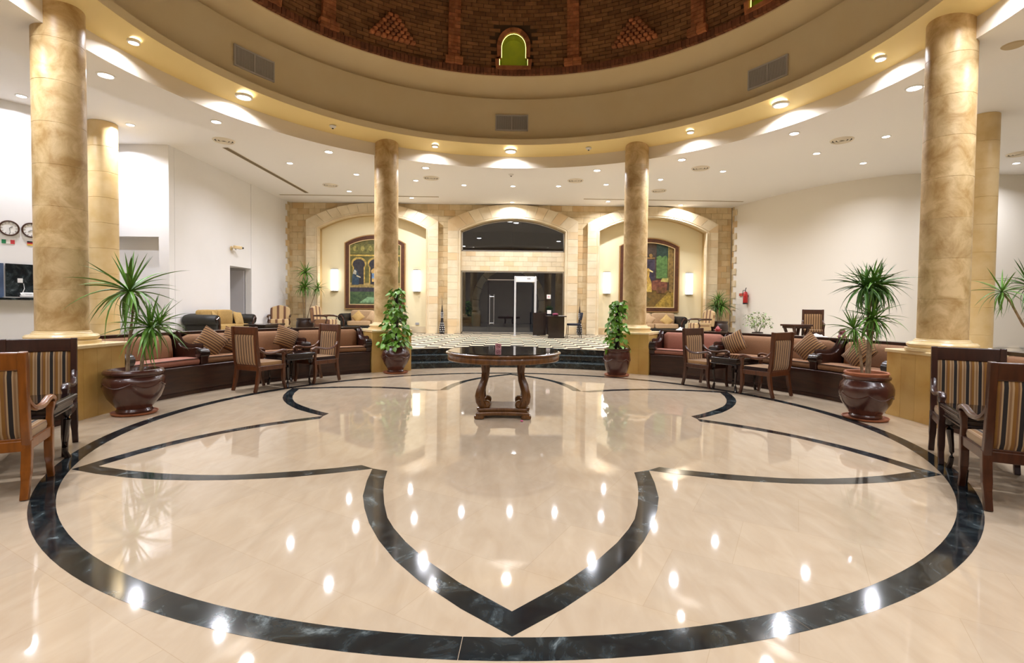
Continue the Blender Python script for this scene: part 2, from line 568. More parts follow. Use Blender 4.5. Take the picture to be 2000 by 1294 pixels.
for j in range(17, 37):
    for i in range(-12, 12):
        x, y = (i + .5) * .35, (j + .5) * .35
        if hypot(x, y) < 6.16 or y > 12.75 or abs(x) > 0.205 * (y + 6.17): continue
        link('tile', tm[(i + j) % 2], fu, (x, y, ZU - 0.0062))

# three curved dark marble steps between the far pedestals
st = struct('steps_1', 'three curved dark green marble steps up to the entrance floor')
for k, (r0, z0, z1) in enumerate(((5.25, 0.0, 0.115), (5.62, 0.115, 0.248), (5.92, 0.248, ZU))):
    for q in range(5):
        a0, a1 = 64.0 + q * 10.4, 64.0 + (q + 1) * 10.4
        mb = MB().ring([(r0, z0), (r0 + .62 if k < 2 else 6.15, z0), (r0 + .62 if k < 2 else 6.15, z1), (r0 - .015, z1), (r0 - .015, z1 - .03), (r0, z1 - .03)], a0 + .01, a1 - .01, 8)
        part('step_slab', mb, 'black marble', st, smooth=False)
        part('tread', MB().ring([(r0 - .012, z1), (r0 + .36 if k < 2 else 6.12, z1), (r0 + .36 if k < 2 else 6.12, z1 + .004), (r0 - .012, z1 + .004)], a0 + .02, a1 - .02, 8), 'lit step marble', st, smooth=False)  # thin cover in the paler marble, painting in light from above

# ceiling: outer flat, dropped ring, fascia, yellow soffit, lip, drum bands
mb = MB(); n = 120; vs = []; fs = []
mb = annulus_to_box(6.4, ZC, ZC + 0.1, XL, XR, YF, 13.2, 0, 360, 144)
ce = struct('ceiling', 'flat white ceiling around the rotunda with recessed downlights', mb, 'ceiling paint', smooth=False)
struct('ceiling_ring', 'dropped white ceiling ring just outside the columns', MB().lathe([(6.4, ZC + .05), (6.4, 4.55), (5.4, 4.55)], 144), 'ceiling paint', angle=30)
struct('trim_1', 'curved pale fascia between the white ring ceiling and yellow soffit', MB().lathe([(5.4, 4.55), (5.4, 4.81)], 144), 'fascia paint', angle=30)
struct('trim_2', 'yellow painted ring soffit the columns rise into', MB().lathe([(5.42, 4.80), (4.92, 4.925)], 144), 'yellow paint', angle=30)
struct('trim_3', 'narrow beige lip along the inner edge of yellow soffit', MB().lathe([(4.92, 4.925), (4.92, 5.05), (5.13, 5.05)], 144), 'beige paint', angle=30)
struct('wall_drum', 'wide curved beige drum band carrying the air grilles', MB().lathe([(5.12, 5.03), (5.12, 5.99), (5.24, 5.99)], 144), 'beige paint', angle=30)
struct('trim_4', 'upper beige cornice band below the brick dome', MB().lathe([(5.24, 5.98), (5.22, 6.10), (5.17, 6.24), (5.10, 6.36), (5.03, 6.44), (5.03, 6.465), (5.3, 6.465)], 144), 'beige paint', angle=30)

# brick dome
def dome_r(z):
    t = max(0.0, (z - 6.45) / 6.0)
    return 5.03 * sqrt(max(0.0, 1 - t ** 2.2))
NICHE = (90, 30, 150)
def in_niche(a, z, g=0.0):
    for c in NICHE:
        d = abs((a - c + 180) % 360 - 180)
        if 6.60 - g < z < 7.40 + g and d < 3.95 + g * 12: return True
    return False
mb = MB(); zs = [6.45, 6.60] + [6.60 + .2 * i for i in range(1, 5)] + [7.7, 8.0, 8.5, 9, 9.5, 10, 10.5, 11, 11.5, 12, 12.3, 12.45]
an = sorted(set([i * 5 for i in range(72)] + [c + d for c in NICHE for d in (-3.9, 3.9)]))
vs = []; fs = []
for a in an:
    for z in zs:
        vs.append(tuple(pol(dome_r(z) + .03, a, z)))
nz_ = len(zs)
for i in range(len(an)):
    j = (i + 1) % len(an)
    am = (an[i] + (an[j] - an[i]) % 360 / 2)
    for q in range(nz_ - 1):
        if in_niche(am, (zs[q] + zs[q + 1]) / 2): continue
        fs.append((i * nz_ + q, j * nz_ + q, j * nz_ + q + 1, i * nz_ + q + 1))
mb.add(vs, fs)
dome = struct('ceiling_dome', 'dark brown brick dome over the centre of the lobby', mb, 'brick joint')
# running bond of the dome wall: too small to pick apart singly
mb = MB(); cz = 6.60; row = 0
while cz < 9.0:
    rr = dome_r(cz); da = math.degrees(0.262 / rr)
    a = -12 + (row % 2) * da / 2
    while a < 192:
        if not in_niche(a + da / 2, cz, 0.06):
            jt = R.uniform(-.006, .006)
            mb.ring([(rr + .035, cz + .006), (rr + .035, cz + .07), (rr + jt - .006, cz + .07), (rr + jt, cz + .006)], a + .08, a + da - .08, 1)
        a += da
    cz += .078; row += 1
bf = part('brick_field', mb, 'brick field', dome, smooth=False); bf['kind'] = 'stuff'
# soldier course along the foot of the dome
tr = struct('trim_5', 'upright soldier course of dark bricks along the foot of dome')
sm = MB().box((0, 0, 0), (.09, .072, .125)).mesh('brick', 'soldier brick', smooth=False)
a = 4.0
while a < 176:
    link('brick', sm, tr, pol(4.99 + R.uniform(-.008, .008), a, 6.525), (0, 0, radians(a)))
    a += .94
# pilasters every 30 degrees between niches and relief panels
hm = MB().box((0, 0, 0), (.09, .122, .064)).mesh('brick', 'brick', smooth=False)
qm = MB().box((0, 0, 0), (.09, .058, .064)).mesh('brick', 'brick', smooth=False)
fm = MB().box((0, 0, 0), (.12, .18, .064)).mesh('brick', 'brick', smooth=False)
for k, a in enumerate((135, 105, 75, 45)):
    p = struct('trim_%d' % (6 + k), ['red brick pilaster on the dome left of the left relief panel', 'red brick pilaster on the dome just left of lit niche', 'red brick pilaster on the dome just right of lit niche', 'red brick pilaster on the dome right of the right relief panel'][k])
    for q in range(2):
        for d in (-.095, .095):
            link('brick', fm, p, pol(4.94, a + math.degrees(d / 4.95), 6.625 + q * .072), (0, 0, radians(a)))
    z = 6.77; q = 0
    while z < 8.7:
        rr = dome_r(z) - .06
        if q % 2 == 0:
            for d in (-.063, .063):
                link('brick', hm, p, pol(rr, a + math.degrees(d / rr), z), (0, 0, radians(a)))
        else:
            for d, me in ((-.096, qm), (0, hm), (.096, qm)):
                link('brick', me, p, pol(rr, a + math.degrees(d / rr), z), (0, 0, radians(a)))
        z += .074; q += 1
# triangular relief panels of projecting brick ends
em = MB().cushion((0, 0, 0), (.14, .105, .066), r=0.5, n=5).mesh('brick', 'brick')
for k, a in enumerate((120, 60)):
    p = struct('trim_%d' % (10 + k), 'triangular relief of projecting brick ends on the dome, ' + ('left' if a > 90 else 'right') + ' of lit niche')
    for row in range(7):
        z = 6.87 + row * .072
        for q in range(8 - row):
            d = (q - (7 - row) / 2) * .122
            link('brick', em, p, pol(dome_r(z) - .04, a + math.degrees(d / 5), z), (0, 0, radians(a)))
# lit niches
for k, a in enumerate(NICHE):
    m4 = Matrix.Rotation(radians(a - 90), 4, 'Z')
    nt_ = struct('window_%d' % (1 + k), ['glowing green arched niche in the centre of brick dome', 'glowing green niche at the right upper edge of dome', 'arched niche in the dome at the far left'][k])
    hw, hb, z0, z1, zs_, zt = .27, .315, 6.64, 6.83, 7.06, 7.36
    outl = [(-hb, z0), (hb, z0), (hb, z1), (hw, z1), (hw, zs_)] + [(hw * cos(t), zs_ + (zt - zs_) * sin(t)) for t in [pi * i / 12 for i in range(1, 12)]] + [(-hw, zs_), (-hw, z1), (-hb, z1)]
    y0 = 4.965
    # brick surround: plate with an arched hole, as wedge bricks
    cxy = (0, 7.0)
    big = []
    for x, z in outl:
        d = hypot(x, z - 7.0); s = (d + .10) / d
        big.append((x * s, 7.0 + (z - 7.0) * s))
    nO = len(outl)
    for i in range(nO):
        j = (i + 1) % nO
        mb = MB()
        q4 = [outl[i], outl[j], big[j], big[i]]
        mb.prism(q4, y0 - .05, y0 + .10, 'y')
        o = part('surround_brick', mb, 'brick', nt_, smooth=False); o.matrix_local = m4
    mb = MB()
    vs = [(x, y0, z) for x, z in outl] + [(x, y0 + .30, z) for x, z in outl]
    mb.add(vs, [(i, (i + 1) % nO, nO + (i + 1) % nO, nO + i) for i in range(nO)] + [tuple(range(nO, 2 * nO))])
    o = part('niche_recess', mb, 'niche green', nt_, smooth=False); o.matrix_local = m4
    mb = MB().tube([(x * .975, y0 + .02, 7.0 + (z - 7.0) * .975) for x, z in outl + outl[:1]], .0042, 6, up=(0, 1, 0))
    o = part('light_strip', mb, 'niche strip', nt_); o.matrix_local = m4
    # plates closing the square hole of the dome shell round the niche
    mb = MB()
    sq = [(-.40, 6.58), (.40, 6.58), (.40, 7.42), (-.40, 7.42)]
    vs = []
    for x, z in big:
        d = max(abs(x) / .40, abs(z - 7.0) / .42); vs.append((x, y0 + .05, z)); vs.append((x / d, y0 + .05, 7.0 + (z - 7.0) / d))
    mb.add(vs, [(2 * i, 2 * ((i + 1) % nO), 2 * ((i + 1) % nO) + 1, 2 * i + 1) for i in range(nO)])
    o = part('backing', mb, 'brick joint', nt_, smooth=False); o.matrix_local = m4

# ------------------------------------------------------------------ rear wall with arches, niches and entrance
CN = (-5.18, 5.30); CD = 0.06
XW0, XW1 = -8.42, 8.32
NA, NS, NT = 2.0, 4.25, 4.77       # niche half width, springing, crown
DA, DS, DT = 1.95, 4.21, 4.67      # entrance
def archz(x, cx, a, s, t):
    h = t - s; rr = (a * a + h * h) / (2 * h)
    return t - rr + sqrt(max(0, rr * rr - (x - cx) ** 2))
def arch_line(cx, a, s, t, x0, x1, n=14):
    return [(x0 + (x1 - x0) * i / n, archz(x0 + (x1 - x0) * i / n, cx, a, s, t)) for i in range(n + 1)]
mb = MB()
for cn, xe, sg in ((CN[0], XW0, 1), (CN[1], XW1, -1)):
    i_, o_ = cn + sg * NA, cn - sg * NA
    d_ = CD - sg * DA
    mb.prism([(i_, 0.0), (d_, 0.0), (d_, DS)] + arch_line(CD, DA, DS, DT, d_, CD)[1:] + [(CD, ZC), (cn, ZC), (cn, NT)] + arch_line(cn, NA, NS, NT, cn, i_)[1:], YB, 13.0, 'y')
    mb.prism([(xe, 0.0), (o_, 0.0), (o_, NS)] + arch_line(cn, NA, NS, NT, o_, cn)[1:] + [(cn, ZC), (xe, ZC)], YB, 13.0, 'y')
mb.box((CD, 12.93, (2.75 + 3.48) / 2), (2 * DA, .14, .73))
wb = struct('wall_back', 'sandstone rear wall with two painted niches and the glazed entrance', mb, 'mortar', smooth=False)
mb = MB().box(((-8.6 - 1.9) / 2, 13.05, 2.6), (6.7, .1, 5.4)).box(((8.5 + 2.02) / 2, 13.05, 2.6), (6.48, .1, 5.4))
struct('wall_niche', 'pale yellow painted wall at the back of the arched niches', mb, 'niche paint', smooth=False)

def inside_arch(x, z, cx, a, s, t):
    return abs(x - cx) < a and z < archz(x, cx, a, s, t)
rowh = (ZC - ZU) / 22
bm_cache = {}
def stone(w, d, h, m):
    k = (round(w, 3), round(d, 3), round(h, 3), m)
    if k not in bm_cache:
        bm_cache[k] = MB().box((0, 0, 0), (w, d, h)).mesh('stone_block', m, smooth=False)
    return bm_cache[k]
for r_ in range(22):
    z0 = ZU + r_ * rowh; z1 = z0 + rowh
    x = XW0 - (0.21 if r_ % 2 else 0.0)
    while x < XW1:
        x0, x1 = max(x, XW0), min(x + .42, XW1)
        x += .42
        if x1 - x0 < .05: continue
        cs = [(x0, z0), (x1, z0), (x0, z1), (x1, z1), ((x0 + x1) / 2, z0)]
        if any(inside_arch(p, q, c, a, s, t) for p, q in cs for c, a, s, t in ((CN[0], NA + .02, NS, NT), (CN[1], NA + .02, NS, NT), (CD, DA + .02, DS, DT))): continue
        if any(all(inside_arch(p, q, c, a, s, t) for p, q in cs) for c, a, s, t in ((CN[0], NA + .45, 4.55, 5.21), (CN[1], NA + .45, 4.55, 5.21), (CD, DA + .48, 4.62, 5.21))): continue
        link('stone_block', stone(x1 - x0 - .008, .02, rowh - .008, 'wall stone'), wb, ((x0 + x1) / 2, YB - .008, (z0 + z1) / 2))
# lintel blocks over the doors
for r_ in range(4):
    h = .73 / 4
    x = CD - DA - (.18 if r_ % 2 else 0)
    while x < CD + DA:
        x0, x1 = max(x, CD - DA), min(x + .36, CD + DA); x += .36
        if x1 - x0 > .04:
            link('stone_block', stone(x1 - x0 - .006, .02, h - .006, 'arch stone'), wb, ((x0 + x1) / 2, 12.852, 2.75 + (r_ + .5) * h))
# arch surrounds
for k, (cx, a, s, t, ow, os_, ot, nm) in enumerate(((CN[0], NA, NS, NT, .45, 4.55, 5.20, 'left painted niche'), (CD, DA, DS, DT, .48, 4.60, 5.205, 'glazed entrance'), (CN[1], NA, NS, NT, .45, 4.55, 5.20, 'right painted niche'))):
    sr = struct('trim_%d' % (12 + k), 'projecting pale stone arch surround framing the ' + nm)
    nrow = 14; hh = (s - ZU) / nrow
    for sg in (-1, 1):
        for q in range(nrow):
            me = stone(ow - .006, .2, hh - .005, 'arch stone')
            link('jamb_block', me, sr, (cx + sg * (a + ow / 2), 12.70, ZU + (q + .5) * hh))
        me = MB().prism([(cx + sg * a, s), (cx + sg * (a + ow - .003), s), (cx + sg * (a + ow - .003), os_)], 12.60, 12.80, 'y')
        part('springer', me, 'arch stone', sr, smooth=False)
    nv = 13
    for q in range(nv):
        t0, t1 = -1 + 2 * q / nv + .0015, -1 + 2 * (q + 1) / nv - .0015
        pin = [(cx + a * u, archz(cx + a * u, cx, a, s, t)) for u in (t0, (t0 + t1) / 2, t1)]
        pou = [(cx + (a + ow) * u, archz(cx + (a + ow) * u, cx, a + ow, os_, ot)) for u in (t1, (t0 + t1) / 2, t0)]
        part('voussoir', MB().prism(pin + pou, 12.60, 12.80, 'y'), 'arch stone', sr, smooth=False)
    for off, rad in ((.03, .022), (.10, .014)):
        path = [(cx - a - off, 12.60, ZU), (cx - a - off, 12.60, s)] + [(cx + (a + off) * u, 12.60, archz(cx + (a + off) * u, cx, a + off, s + off * .5, t + off)) for u in [-.98 + 1.96 * i / 20 for i in range(21)]] + [(cx + a + off, 12.60, s), (cx + a + off, 12.60, ZU)]
        part('moulding', MB().tube(path, rad, 8, up=(0, 1, 0)), 'arch stone', sr)
for k, cn in enumerate(CN):
    struct('baseboard_' + ('left', 'right')[k], 'low stone skirting at the foot of the %s niche' % ('left', 'right')[k], MB().box((cn, 12.985, ZU + .12), (2 * NA - .01, .03, .24)), 'arch stone', smooth=False)
    tag(part('wall_socket', MB().box((cn + (1.62 if k == 0 else -1.62), 12.985, .72), (.13, .025, .09)), 'grey plastic', smooth=False, bevel=.005), 'small grey socket plate low in the %s niche' % ('left', 'right')[k], 'socket')

# glazing: arched fanlight and entrance doors
def frame_loop(path, rad):
    return MB().tube(path + path[:1], rad, 4, up=(0, 1, 0), square=True)
wf = struct('window_4', 'dark arched fanlight above the entrance lintel')
path = [(CD - DA + .03, 12.9, 3.51), (CD + DA - .03, 12.9, 3.51)] + [(x, 12.9, z - .03) for x, z in arch_line(CD, DA, DS, DT, CD + DA - .03, CD - DA + .03, 20)]
part('window_frame', frame_loop(path, .022), 'steel', wf, smooth=False)
for sg in (-1, 1):
    e = CD + sg * (DA - .03)
    poly = [(CD + sg * .006, 3.51), (e, 3.51)] + [(x, z - .03) for x, z in arch_line(CD, DA, DS, DT, e, CD + sg * .006, 10)]
    part('pane', MB().prism(poly, 12.894, 12.906, 'y'), 'clear glazing', wf, smooth=False)
df = struct('door_1', 'clear glass entrance doors with slim steel frame')
part('door_frame', frame_loop([(CD - DA + .03, 12.9, ZU + .03), (CD + DA - .03, 12.9, ZU + .03), (CD + DA - .03, 12.9, 2.72), (CD - DA + .03, 12.9, 2.72)], .03), 'steel', df, smooth=False)
xs = [CD - DA + .05, -.86, .10, 1.05, CD + DA - .05]
for i in range(4):
    part('glass_panel', MB().box(((xs[i] + xs[i + 1]) / 2, 12.9, (ZU + 2.75) / 2), (xs[i + 1] - xs[i] - .012, .012, 2.75 - ZU - .1)), 'clear glazing', df, smooth=False)
part('transom_rail', MB().box((CD, 12.9, 2.42), (1.9, .03, .035)), 'steel', df, smooth=False)
for x in (-.80,):
    h = part('pull_handle', MB().tube([(x, 12.83, .72), (x, 12.83, 1.86)], .016, 8).tube([(x + .16, 12.83, .72), (x + .16, 12.83, 1.86)], .016, 8), 'steel', df)
    for z in (.78, 1.78):
        part('handle_bracket', MB().tube([(x - .01, 12.83, z), (x + .17, 12.83, z)], .018, 8), 'steel', h)
part('paper_notice', MB().box((1.44, 12.885, 1.80), (.15, .006, .16)), 'paper', df, smooth=False)
part('paper_notice', MB().box((1.46, 12.885, 1.22), (.15, .006, .14)), 'paper', df, smooth=False)
part('notice_print', MB().box((1.44, 12.880, 1.80), (.06, .004, .06)), 'pink paper', df, smooth=False)
struct('ground_outside', 'dark paving outside the glass doors', MB().box((0, 19.2, .28), (34, 12, .18)), 'outdoor paving', smooth=False)

# covered porch beyond the glass
struct('ceiling_porch', 'bluish porch ceiling seen through the fanlight', MB().box((0, 20.2, 5.1), (26, 14, .12)), 'porch paint', smooth=False)
pa = struct('wall_porch_arch', 'tan stone arch outside, seen through the right door glass')
for k in range(11):
    a0, a1 = radians(-12 + 204 * k / 11 + .4), radians(-12 + 204 * (k + 1) / 11 - .4)
    pl = [(-.1 + 1.62 * cos(q), 1.55 + 1.9 * sin(q)) for q in (a0, (a0 + a1) / 2, a1)] + [(-.1 + 1.95 * cos(q), 1.55 + 2.25 * sin(q)) for q in (a1, (a0 + a1) / 2, a0)]
    part('voussoir', MB().prism(pl, 20.6, 21.2, 'y'), 'arch stone', pa, smooth=False)
for s_ in (-1, 1):
    part('arch_pier', MB().box((-.1 + s_ * 1.76, 20.9, .78), (.42, .6, .86)), 'arch stone', pa, smooth=False)

# side walls
mb = MB().box((-8.45, (6.41 + 8.85) / 2, (ZU + ZC) / 2), (.2, 8.85 - 6.41, ZC - ZU)).box((-8.43, (10.05 + 13.0) / 2, (ZU + ZC) / 2), (.2, 2.95, ZC - ZU)).box((-8.45, 9.45, (2.53 + ZC) / 2), (.2, 1.2, ZC - 2.53))
struct('wall_left', 'white side wall of the left lounge with a tall doorway', mb, 'white paint', smooth=False)
d2 = struct('door_2', 'grey white recessed doorway in the left lounge wall')
part('passage_wall', MB().box((-9.5, 9.6, 1.5), (.1, 2.6, 2.4)).box((-9.0, 10.15, 1.45), (1.0, .1, 2.2)).box((-9.0, 8.75, 1.45), (1.0, .1, 2.2)).box((-9.0, 9.45, 2.6), (1.0, 1.4, .1)), 'white paint', d2, smooth=False)
part('door_leaf', MB().box((-8.95, 10.02, 1.42), (.8, .05, 2.08)), mat('grey door', (196, 194, 198), rough=0.5), d2, smooth=False)
mb = MB().box((-11.0, 6.3, (ZU + ZC) / 2), (2.52, .2, ZC - ZU)).box((-8.475, 6.3, (ZU + ZC) / 2), (.25, .2, ZC - ZU)).box((-9.17, 6.3, (3.0 + ZC) / 2), (1.14, .2, ZC - 3.0))
struct('wall_recess', 'white wall facing the lobby with a shallow recess behind the tall plant', mb, 'white paint', smooth=False)
struct('wall_recess_back', 'pale back of the recess behind the tall left plant', MB().box((-9.17, 6.45, 1.7), (1.3, .12, 2.8)), 'white paint', smooth=False)
WD = Vector((.588, .809, 0)); WN = Vector((.809, -.588, 0)); WP = Vector((-9.62, 3.74, 0))
wrz = atan2(WD.y, WD.x)
def onwall(t, off, z):
    return WP + WD * t + WN * off + Vector((0, 0, z))
o = struct('wall_reception', 'white reception wall carrying world clocks and marble panel', MB().box((-3.4, .1, (ZU + ZC) / 2), (9.0, .2, ZC - ZU)), 'white paint', smooth=False)
o.location = WP; o.rotation_euler = (0, 0, wrz)
rw = [(8.32, 13.0), (8.36, 12.6), (8.5, 12.0), (8.78, 11.0), (9.1, 10.15), (9.49, 9.36), (9.9, 8.78), (10.35, 8.33), (10.8, 7.98), (11.3, 7.8), (12.0, 7.74), (14.3, 7.78), (17.0, 7.82)]
mb = MB()
rows = [[(x, y, ZU) for x, y in rw], [(x, y, ZC) for x, y in rw], [(x + .25, y + .25, ZC) for x, y in rw], [(x + .25, y + .25, ZU) for x, y in rw]]
mb.grid(rows)
struct('wall_right', 'curved warm white wall of the right lounge', mb, 'warm white paint', angle=30)
struct('wall_rear', 'plain warm wall of the lobby behind the viewpoint', MB().box((0, -13.1, 2.6), (34, .2, 5.4)), 'warm white paint', smooth=False)
struct('wall_side_left', 'plain outer wall at the far left of the lobby', MB().box((-17.1, 0, 2.6), (.2, 26.4, 5.4)), 'white paint', smooth=False)
struct('wall_side_right', 'plain outer wall at the far right of the lobby', MB().box((17.1, 0, 2.6), (.2, 26.4, 5.4)), 'warm white paint', smooth=False)
# toothed quoins where stone meets the painted side walls
for sd in (0, 1):
    q = struct('trim_%d' % (16 + sd), 'toothed sandstone quoins at the %s corner of the rear wall' % ('left', 'right')[sd])
    for i in range(11):
        z = ZU + .22 + i * .44
        x = -8.335 if sd == 0 else 8.36
        link('quoin_block', stone(.05, .30, .215, 'arch stone'), q, (x, 12.64 if sd == 0 else 12.60, z))
        link('quoin_block', stone(.05, .14, .215, 'wall stone'), q, (x, 12.72 if sd == 0 else 12.70, z + .22))

# ------------------------------------------------------------------ columns on pedestals
prof_base = [(0, 0), (.37, 0), (.37, .05), (.335, .055), (.335, .075), (.35, .085), (.355, .12), (.335, .15), (.29, .16), (.285, .18), (.275, .19), (.272, .205), (.25, .215), (0, .215)]
bme = MB().lathe([(r * .99, z * .72) for r, z in prof_base], 40).mesh('column_base', 'ledge stone')
DH = (4.90 - (.872 + .155)) / 8
dme = MB().lathe([(0, 0), (.247, 0), (.25, .003), (.25, DH - .003), (.247, DH), (0, DH)], 40).mesh('drum', 'column stone')
names = {180: 'left foreground sandstone column rising from a curved pedestal', 0: 'right foreground sandstone column rising from a curved pedestal', 120: 'slimmer looking sandstone column left of the entrance steps', 60: 'slimmer looking sandstone column right of the entrance steps'}
for a in (180, 120, 60, 0):
    p = Vector({180: (-5.435, -.04, 0), 0: (5.31, -.05, 0), 120: (-2.70, 4.69, 0), 60: (2.67, 4.66, 0)}[a])
    c = thing('column', names[a], 'column', (p.x, p.y, .872), radians(a), 'columns around the rotunda')
    link('column_base', bme, c)
    for k in range(8):
        link('drum', dme, c, (0, 0, .155 + k * DH), (0, 0, R.uniform(0, 6)))
for a in (240, 300):
    p = pol(5.4, a)
    c = thing('column', 'sandstone column beside the viewpoint, out of view', 'column', (p.x, p.y, .872), radians(a), 'columns out of view')
    link('column_base', bme, c)
    for k in range(8):
        link('drum', dme, c, (0, 0, .155 + k * DH), (0, 0, R.uniform(0, 6)))
    q_ = thing('column_pedestal', 'yellow stone pedestal beside the viewpoint, out of view', 'pedestal', (0, 0, 0), 0, 'pedestals out of view')
    part('facing_slab', MB().ring([(5.0, 0), (5.9, 0), (5.9, .828), (5.0, .828)], a - 4.6, a + 4.6, 8), 'pedestal stone', q_, smooth=False)
    part('cap_slab', MB().ring([(4.975, .83), (5.92, .83), (5.92, .872), (4.975, .872)], a - 4.7, a + 4.7, 8), 'ledge stone', q_, smooth=False)
DH2 = (ZC - ZU) / 9
dme2 = MB().lathe([(0, 0), (.253, 0), (.26, .006), (.26, DH2 - .006), (.253, DH2), (0, DH2)], 40).mesh('drum', mat('pale column stone', (214, 182, 122), (228, 202, 152), rough=0.4, scale=3.5, detail=7, lo=0.3, hi=0.7, rnd=0.05, world=True))
for (x, y), lab in (((-8.80, 4.80), 'pale sandstone column standing farther back behind the left foreground column'), ((9.27, 3.72), 'pale sandstone column standing farther back behind the right foreground column')):
    c = thing('column', lab, 'column', (x, y, ZU), 0, 'rear columns')
    for k in range(9):
        link('drum', dme2, c, (0, 0, k * DH2), (0, 0, R.uniform(0, 6)))
plabs = {180: 'curved yellow stone pedestal under the left foreground column', 0: 'curved yellow stone pedestal under the right foreground column', 120: 'yellow stone pedestal under the column left of the steps', 60: 'yellow stone pedestal under the column right of the steps'}
for a in (180, 120, 60, 0):
    c = thing('column_pedestal', plabs[a], 'pedestal', (0, 0, 0), 0, 'pedestals around the rotunda')
    w = {180: (-4.0, 5.6), 0: (-5.6, 4.7), 120: (-4.9, 4.6), 60: (-4.6, 4.9)}[a]
    n = 4
    for k in range(n):
        a0 = a + w[0] + (w[1] - w[0]) * k / n; a1 = a + w[0] + (w[1] - w[0]) * (k + 1) / n
        part('facing_slab', MB().ring([(5.0, 0), (5.9, 0), (5.9, .828), (5.0, .828)], a0 + .015, a1 - .015, 4), 'pedestal stone', c, smooth=False)
    for k in range(2):
        a0 = a + w[0] - .15 + (w[1] - w[0] + .3) * k / 2; a1 = a + w[0] - .15 + (w[1] - w[0] + .3) * (k + 1) / 2
        part('cap_slab', MB().ring([(4.975, .83), (5.92, .83), (5.92, .872), (4.985, .872), (4.975, .862)], a0, a1 - .02, 6), 'ledge stone', c, smooth=False)

# white ledge behind the right-hand benches
lg = struct('trim_18', 'white marble ledge behind the right benches', MB().ring([(5.86, ZU - .3), (6.2, ZU - .3), (6.2, .885), (5.86, .885)], 5.2, 55, 30), mat('white marble', (232, 226, 214), (222, 214, 200), rough=0.2, scale=3, world=True), smooth=False)
struct('trim_19', 'cream ledge behind the near right bench', MB().ring([(5.86, ZU - .3), (6.2, ZU - .3), (6.2, .885), (5.86, .885)], -46, -5.6, 24), 'ledge stone', smooth=False)

# ------------------------------------------------------------------ curved benches
def bench(ac, label, cols, group):
    b = thing('curved_bench', label, 'bench', (0, 0, 0), 0, group)
    h = 25.1
    part('base_panel', MB().ring([(5.06, .0), (5.78, .0), (5.78, .40), (5.06, .40)], ac - h, ac + h, 40), 'bench wood', b, angle=20)
    part('plinth', MB().ring([(5.035, .0), (5.06, .0), (5.06, .055), (5.04, .055)], ac - h, ac + h, 40), 'dark wood', b, angle=20)
    part('seat_rail', MB().ring([(5.03, .385), (5.10, .385), (5.10, .43), (5.045, .43), (5.03, .42)], ac - h, ac + h, 40), 'dark wood', b, angle=20)
    part('back_panel', MB().ring([(5.70, .40), (5.80, .40), (5.80, .885), (5.72, .885)], ac - h, ac + h, 40), 'bench wood', b, angle=20)
    part('top_rail', MB().ring([(5.66, .875), (5.83, .875), (5.83, .915), (5.66, .915)], ac - h, ac + h, 40), 'dark wood', b, angle=20)
    bd = [-25.1, -10.7, 10.7, 25.1]
    for i in range(3):
        a0, a1 = ac + bd[i] + .75, ac + bd[i + 1] - .75
        n = 14
        part('seat_cushion', MB().ring([(5.075, .45), (5.10, .432), (5.60, .432), (5.60, .525), (5.35, .54), (5.13, .537), (5.085, .525), (5.068, .49)], a0, a1, n), cols[i][0], b, angle=50)
        part('cushion_piping', MB().tube([pol(5.08, a0 + (a1 - a0) * k / n, .53) for k in range(n + 1)], .006, 6), 'dark wood', b)
        # back cushion: upper edge rounded, ends rounded off
        rows = []
        m_ = 16
        prof = [(5.60, .50), (5.525, .54), (5.535, .66), (5.56, .78), (5.585, .84), (5.62, .868), (5.67, .872), (5.70, .86)]
        for k in range(m_ + 1):
            u = k / m_
            e = min(u, 1 - u) * (a1 - a0) * 5.6 * pi / 180
            f = 1 - max(0, 1 - e / .09) ** 2.5
            rows.append([pol(5.70 + (r - 5.70) * (.35 + .65 * f), a0 + (a1 - a0) * u, .50 + (z - .50) * (.86 + .14 * f)) for r, z in prof])
        part('back_cushion', MB().grid(rows), cols[i][1], b, angle=60)
    prof = [(5.72, .43), (5.72, .90), (5.66, .885), (5.60, .83), (5.55, .75), (5.49, .70), (5.40, .675), (5.28, .675), (5.18, .69), (5.11, .685), (5.06, .65), (5.045, .60), (5.055, .43)]
    for i, d in enumerate(bd):
        end = i in (0, 3)
        th = .06
        d2 = d * .992
        m = MB().prism(prof, -th, th, 'x')
        ar = part('arm', m, 'dark wood', b, smooth=False, bevel=.012)
        ar.rotation_euler = (0, 0, radians(ac + d2 - 90))
        rr = .095 if end else .07
        sc = part('arm_scroll', MB().lathe([(0, -.085), (rr * .8, -.085), (rr, -.075), (rr, .075), (rr * .8, .085), (0, .085)], 24), 'black wood', ar)
        sc.location = (0, 5.10, .60); sc.rotation_euler = (0, pi / 2, 0)
        part('arm_pad', MB().tube([(0, r, z) for r, z in [(5.68, .895), (5.62, .85), (5.565, .765), (5.49, .708), (5.40, .682), (5.28, .682), (5.17, .695), (5.10, .685)]], .06, 6, sy=.25, up=(1, 0, 0)), 'dark wood', ar)
    return b
T_, RS = 'tan upholstery', 'rose upholstery'
bench(150, 'long curved left bench with tan seats and scrolled dark arms', [(T_, T_), (T_, T_), (RS, T_)], 'curved benches')
bench(30, 'long curved right bench whose far section is rose coloured', [(T_, T_), (T_, T_), (RS, RS)], 'curved benches')
bench(209.8, 'near left curved bench behind the foreground chairs', [(T_, T_), (T_, T_), (T_, T_)], 'curved benches')
bench(330.2, 'near right curved bench behind the foreground chairs', [(T_, T_), (T_, T_), (T_, T_)], 'curved benches')

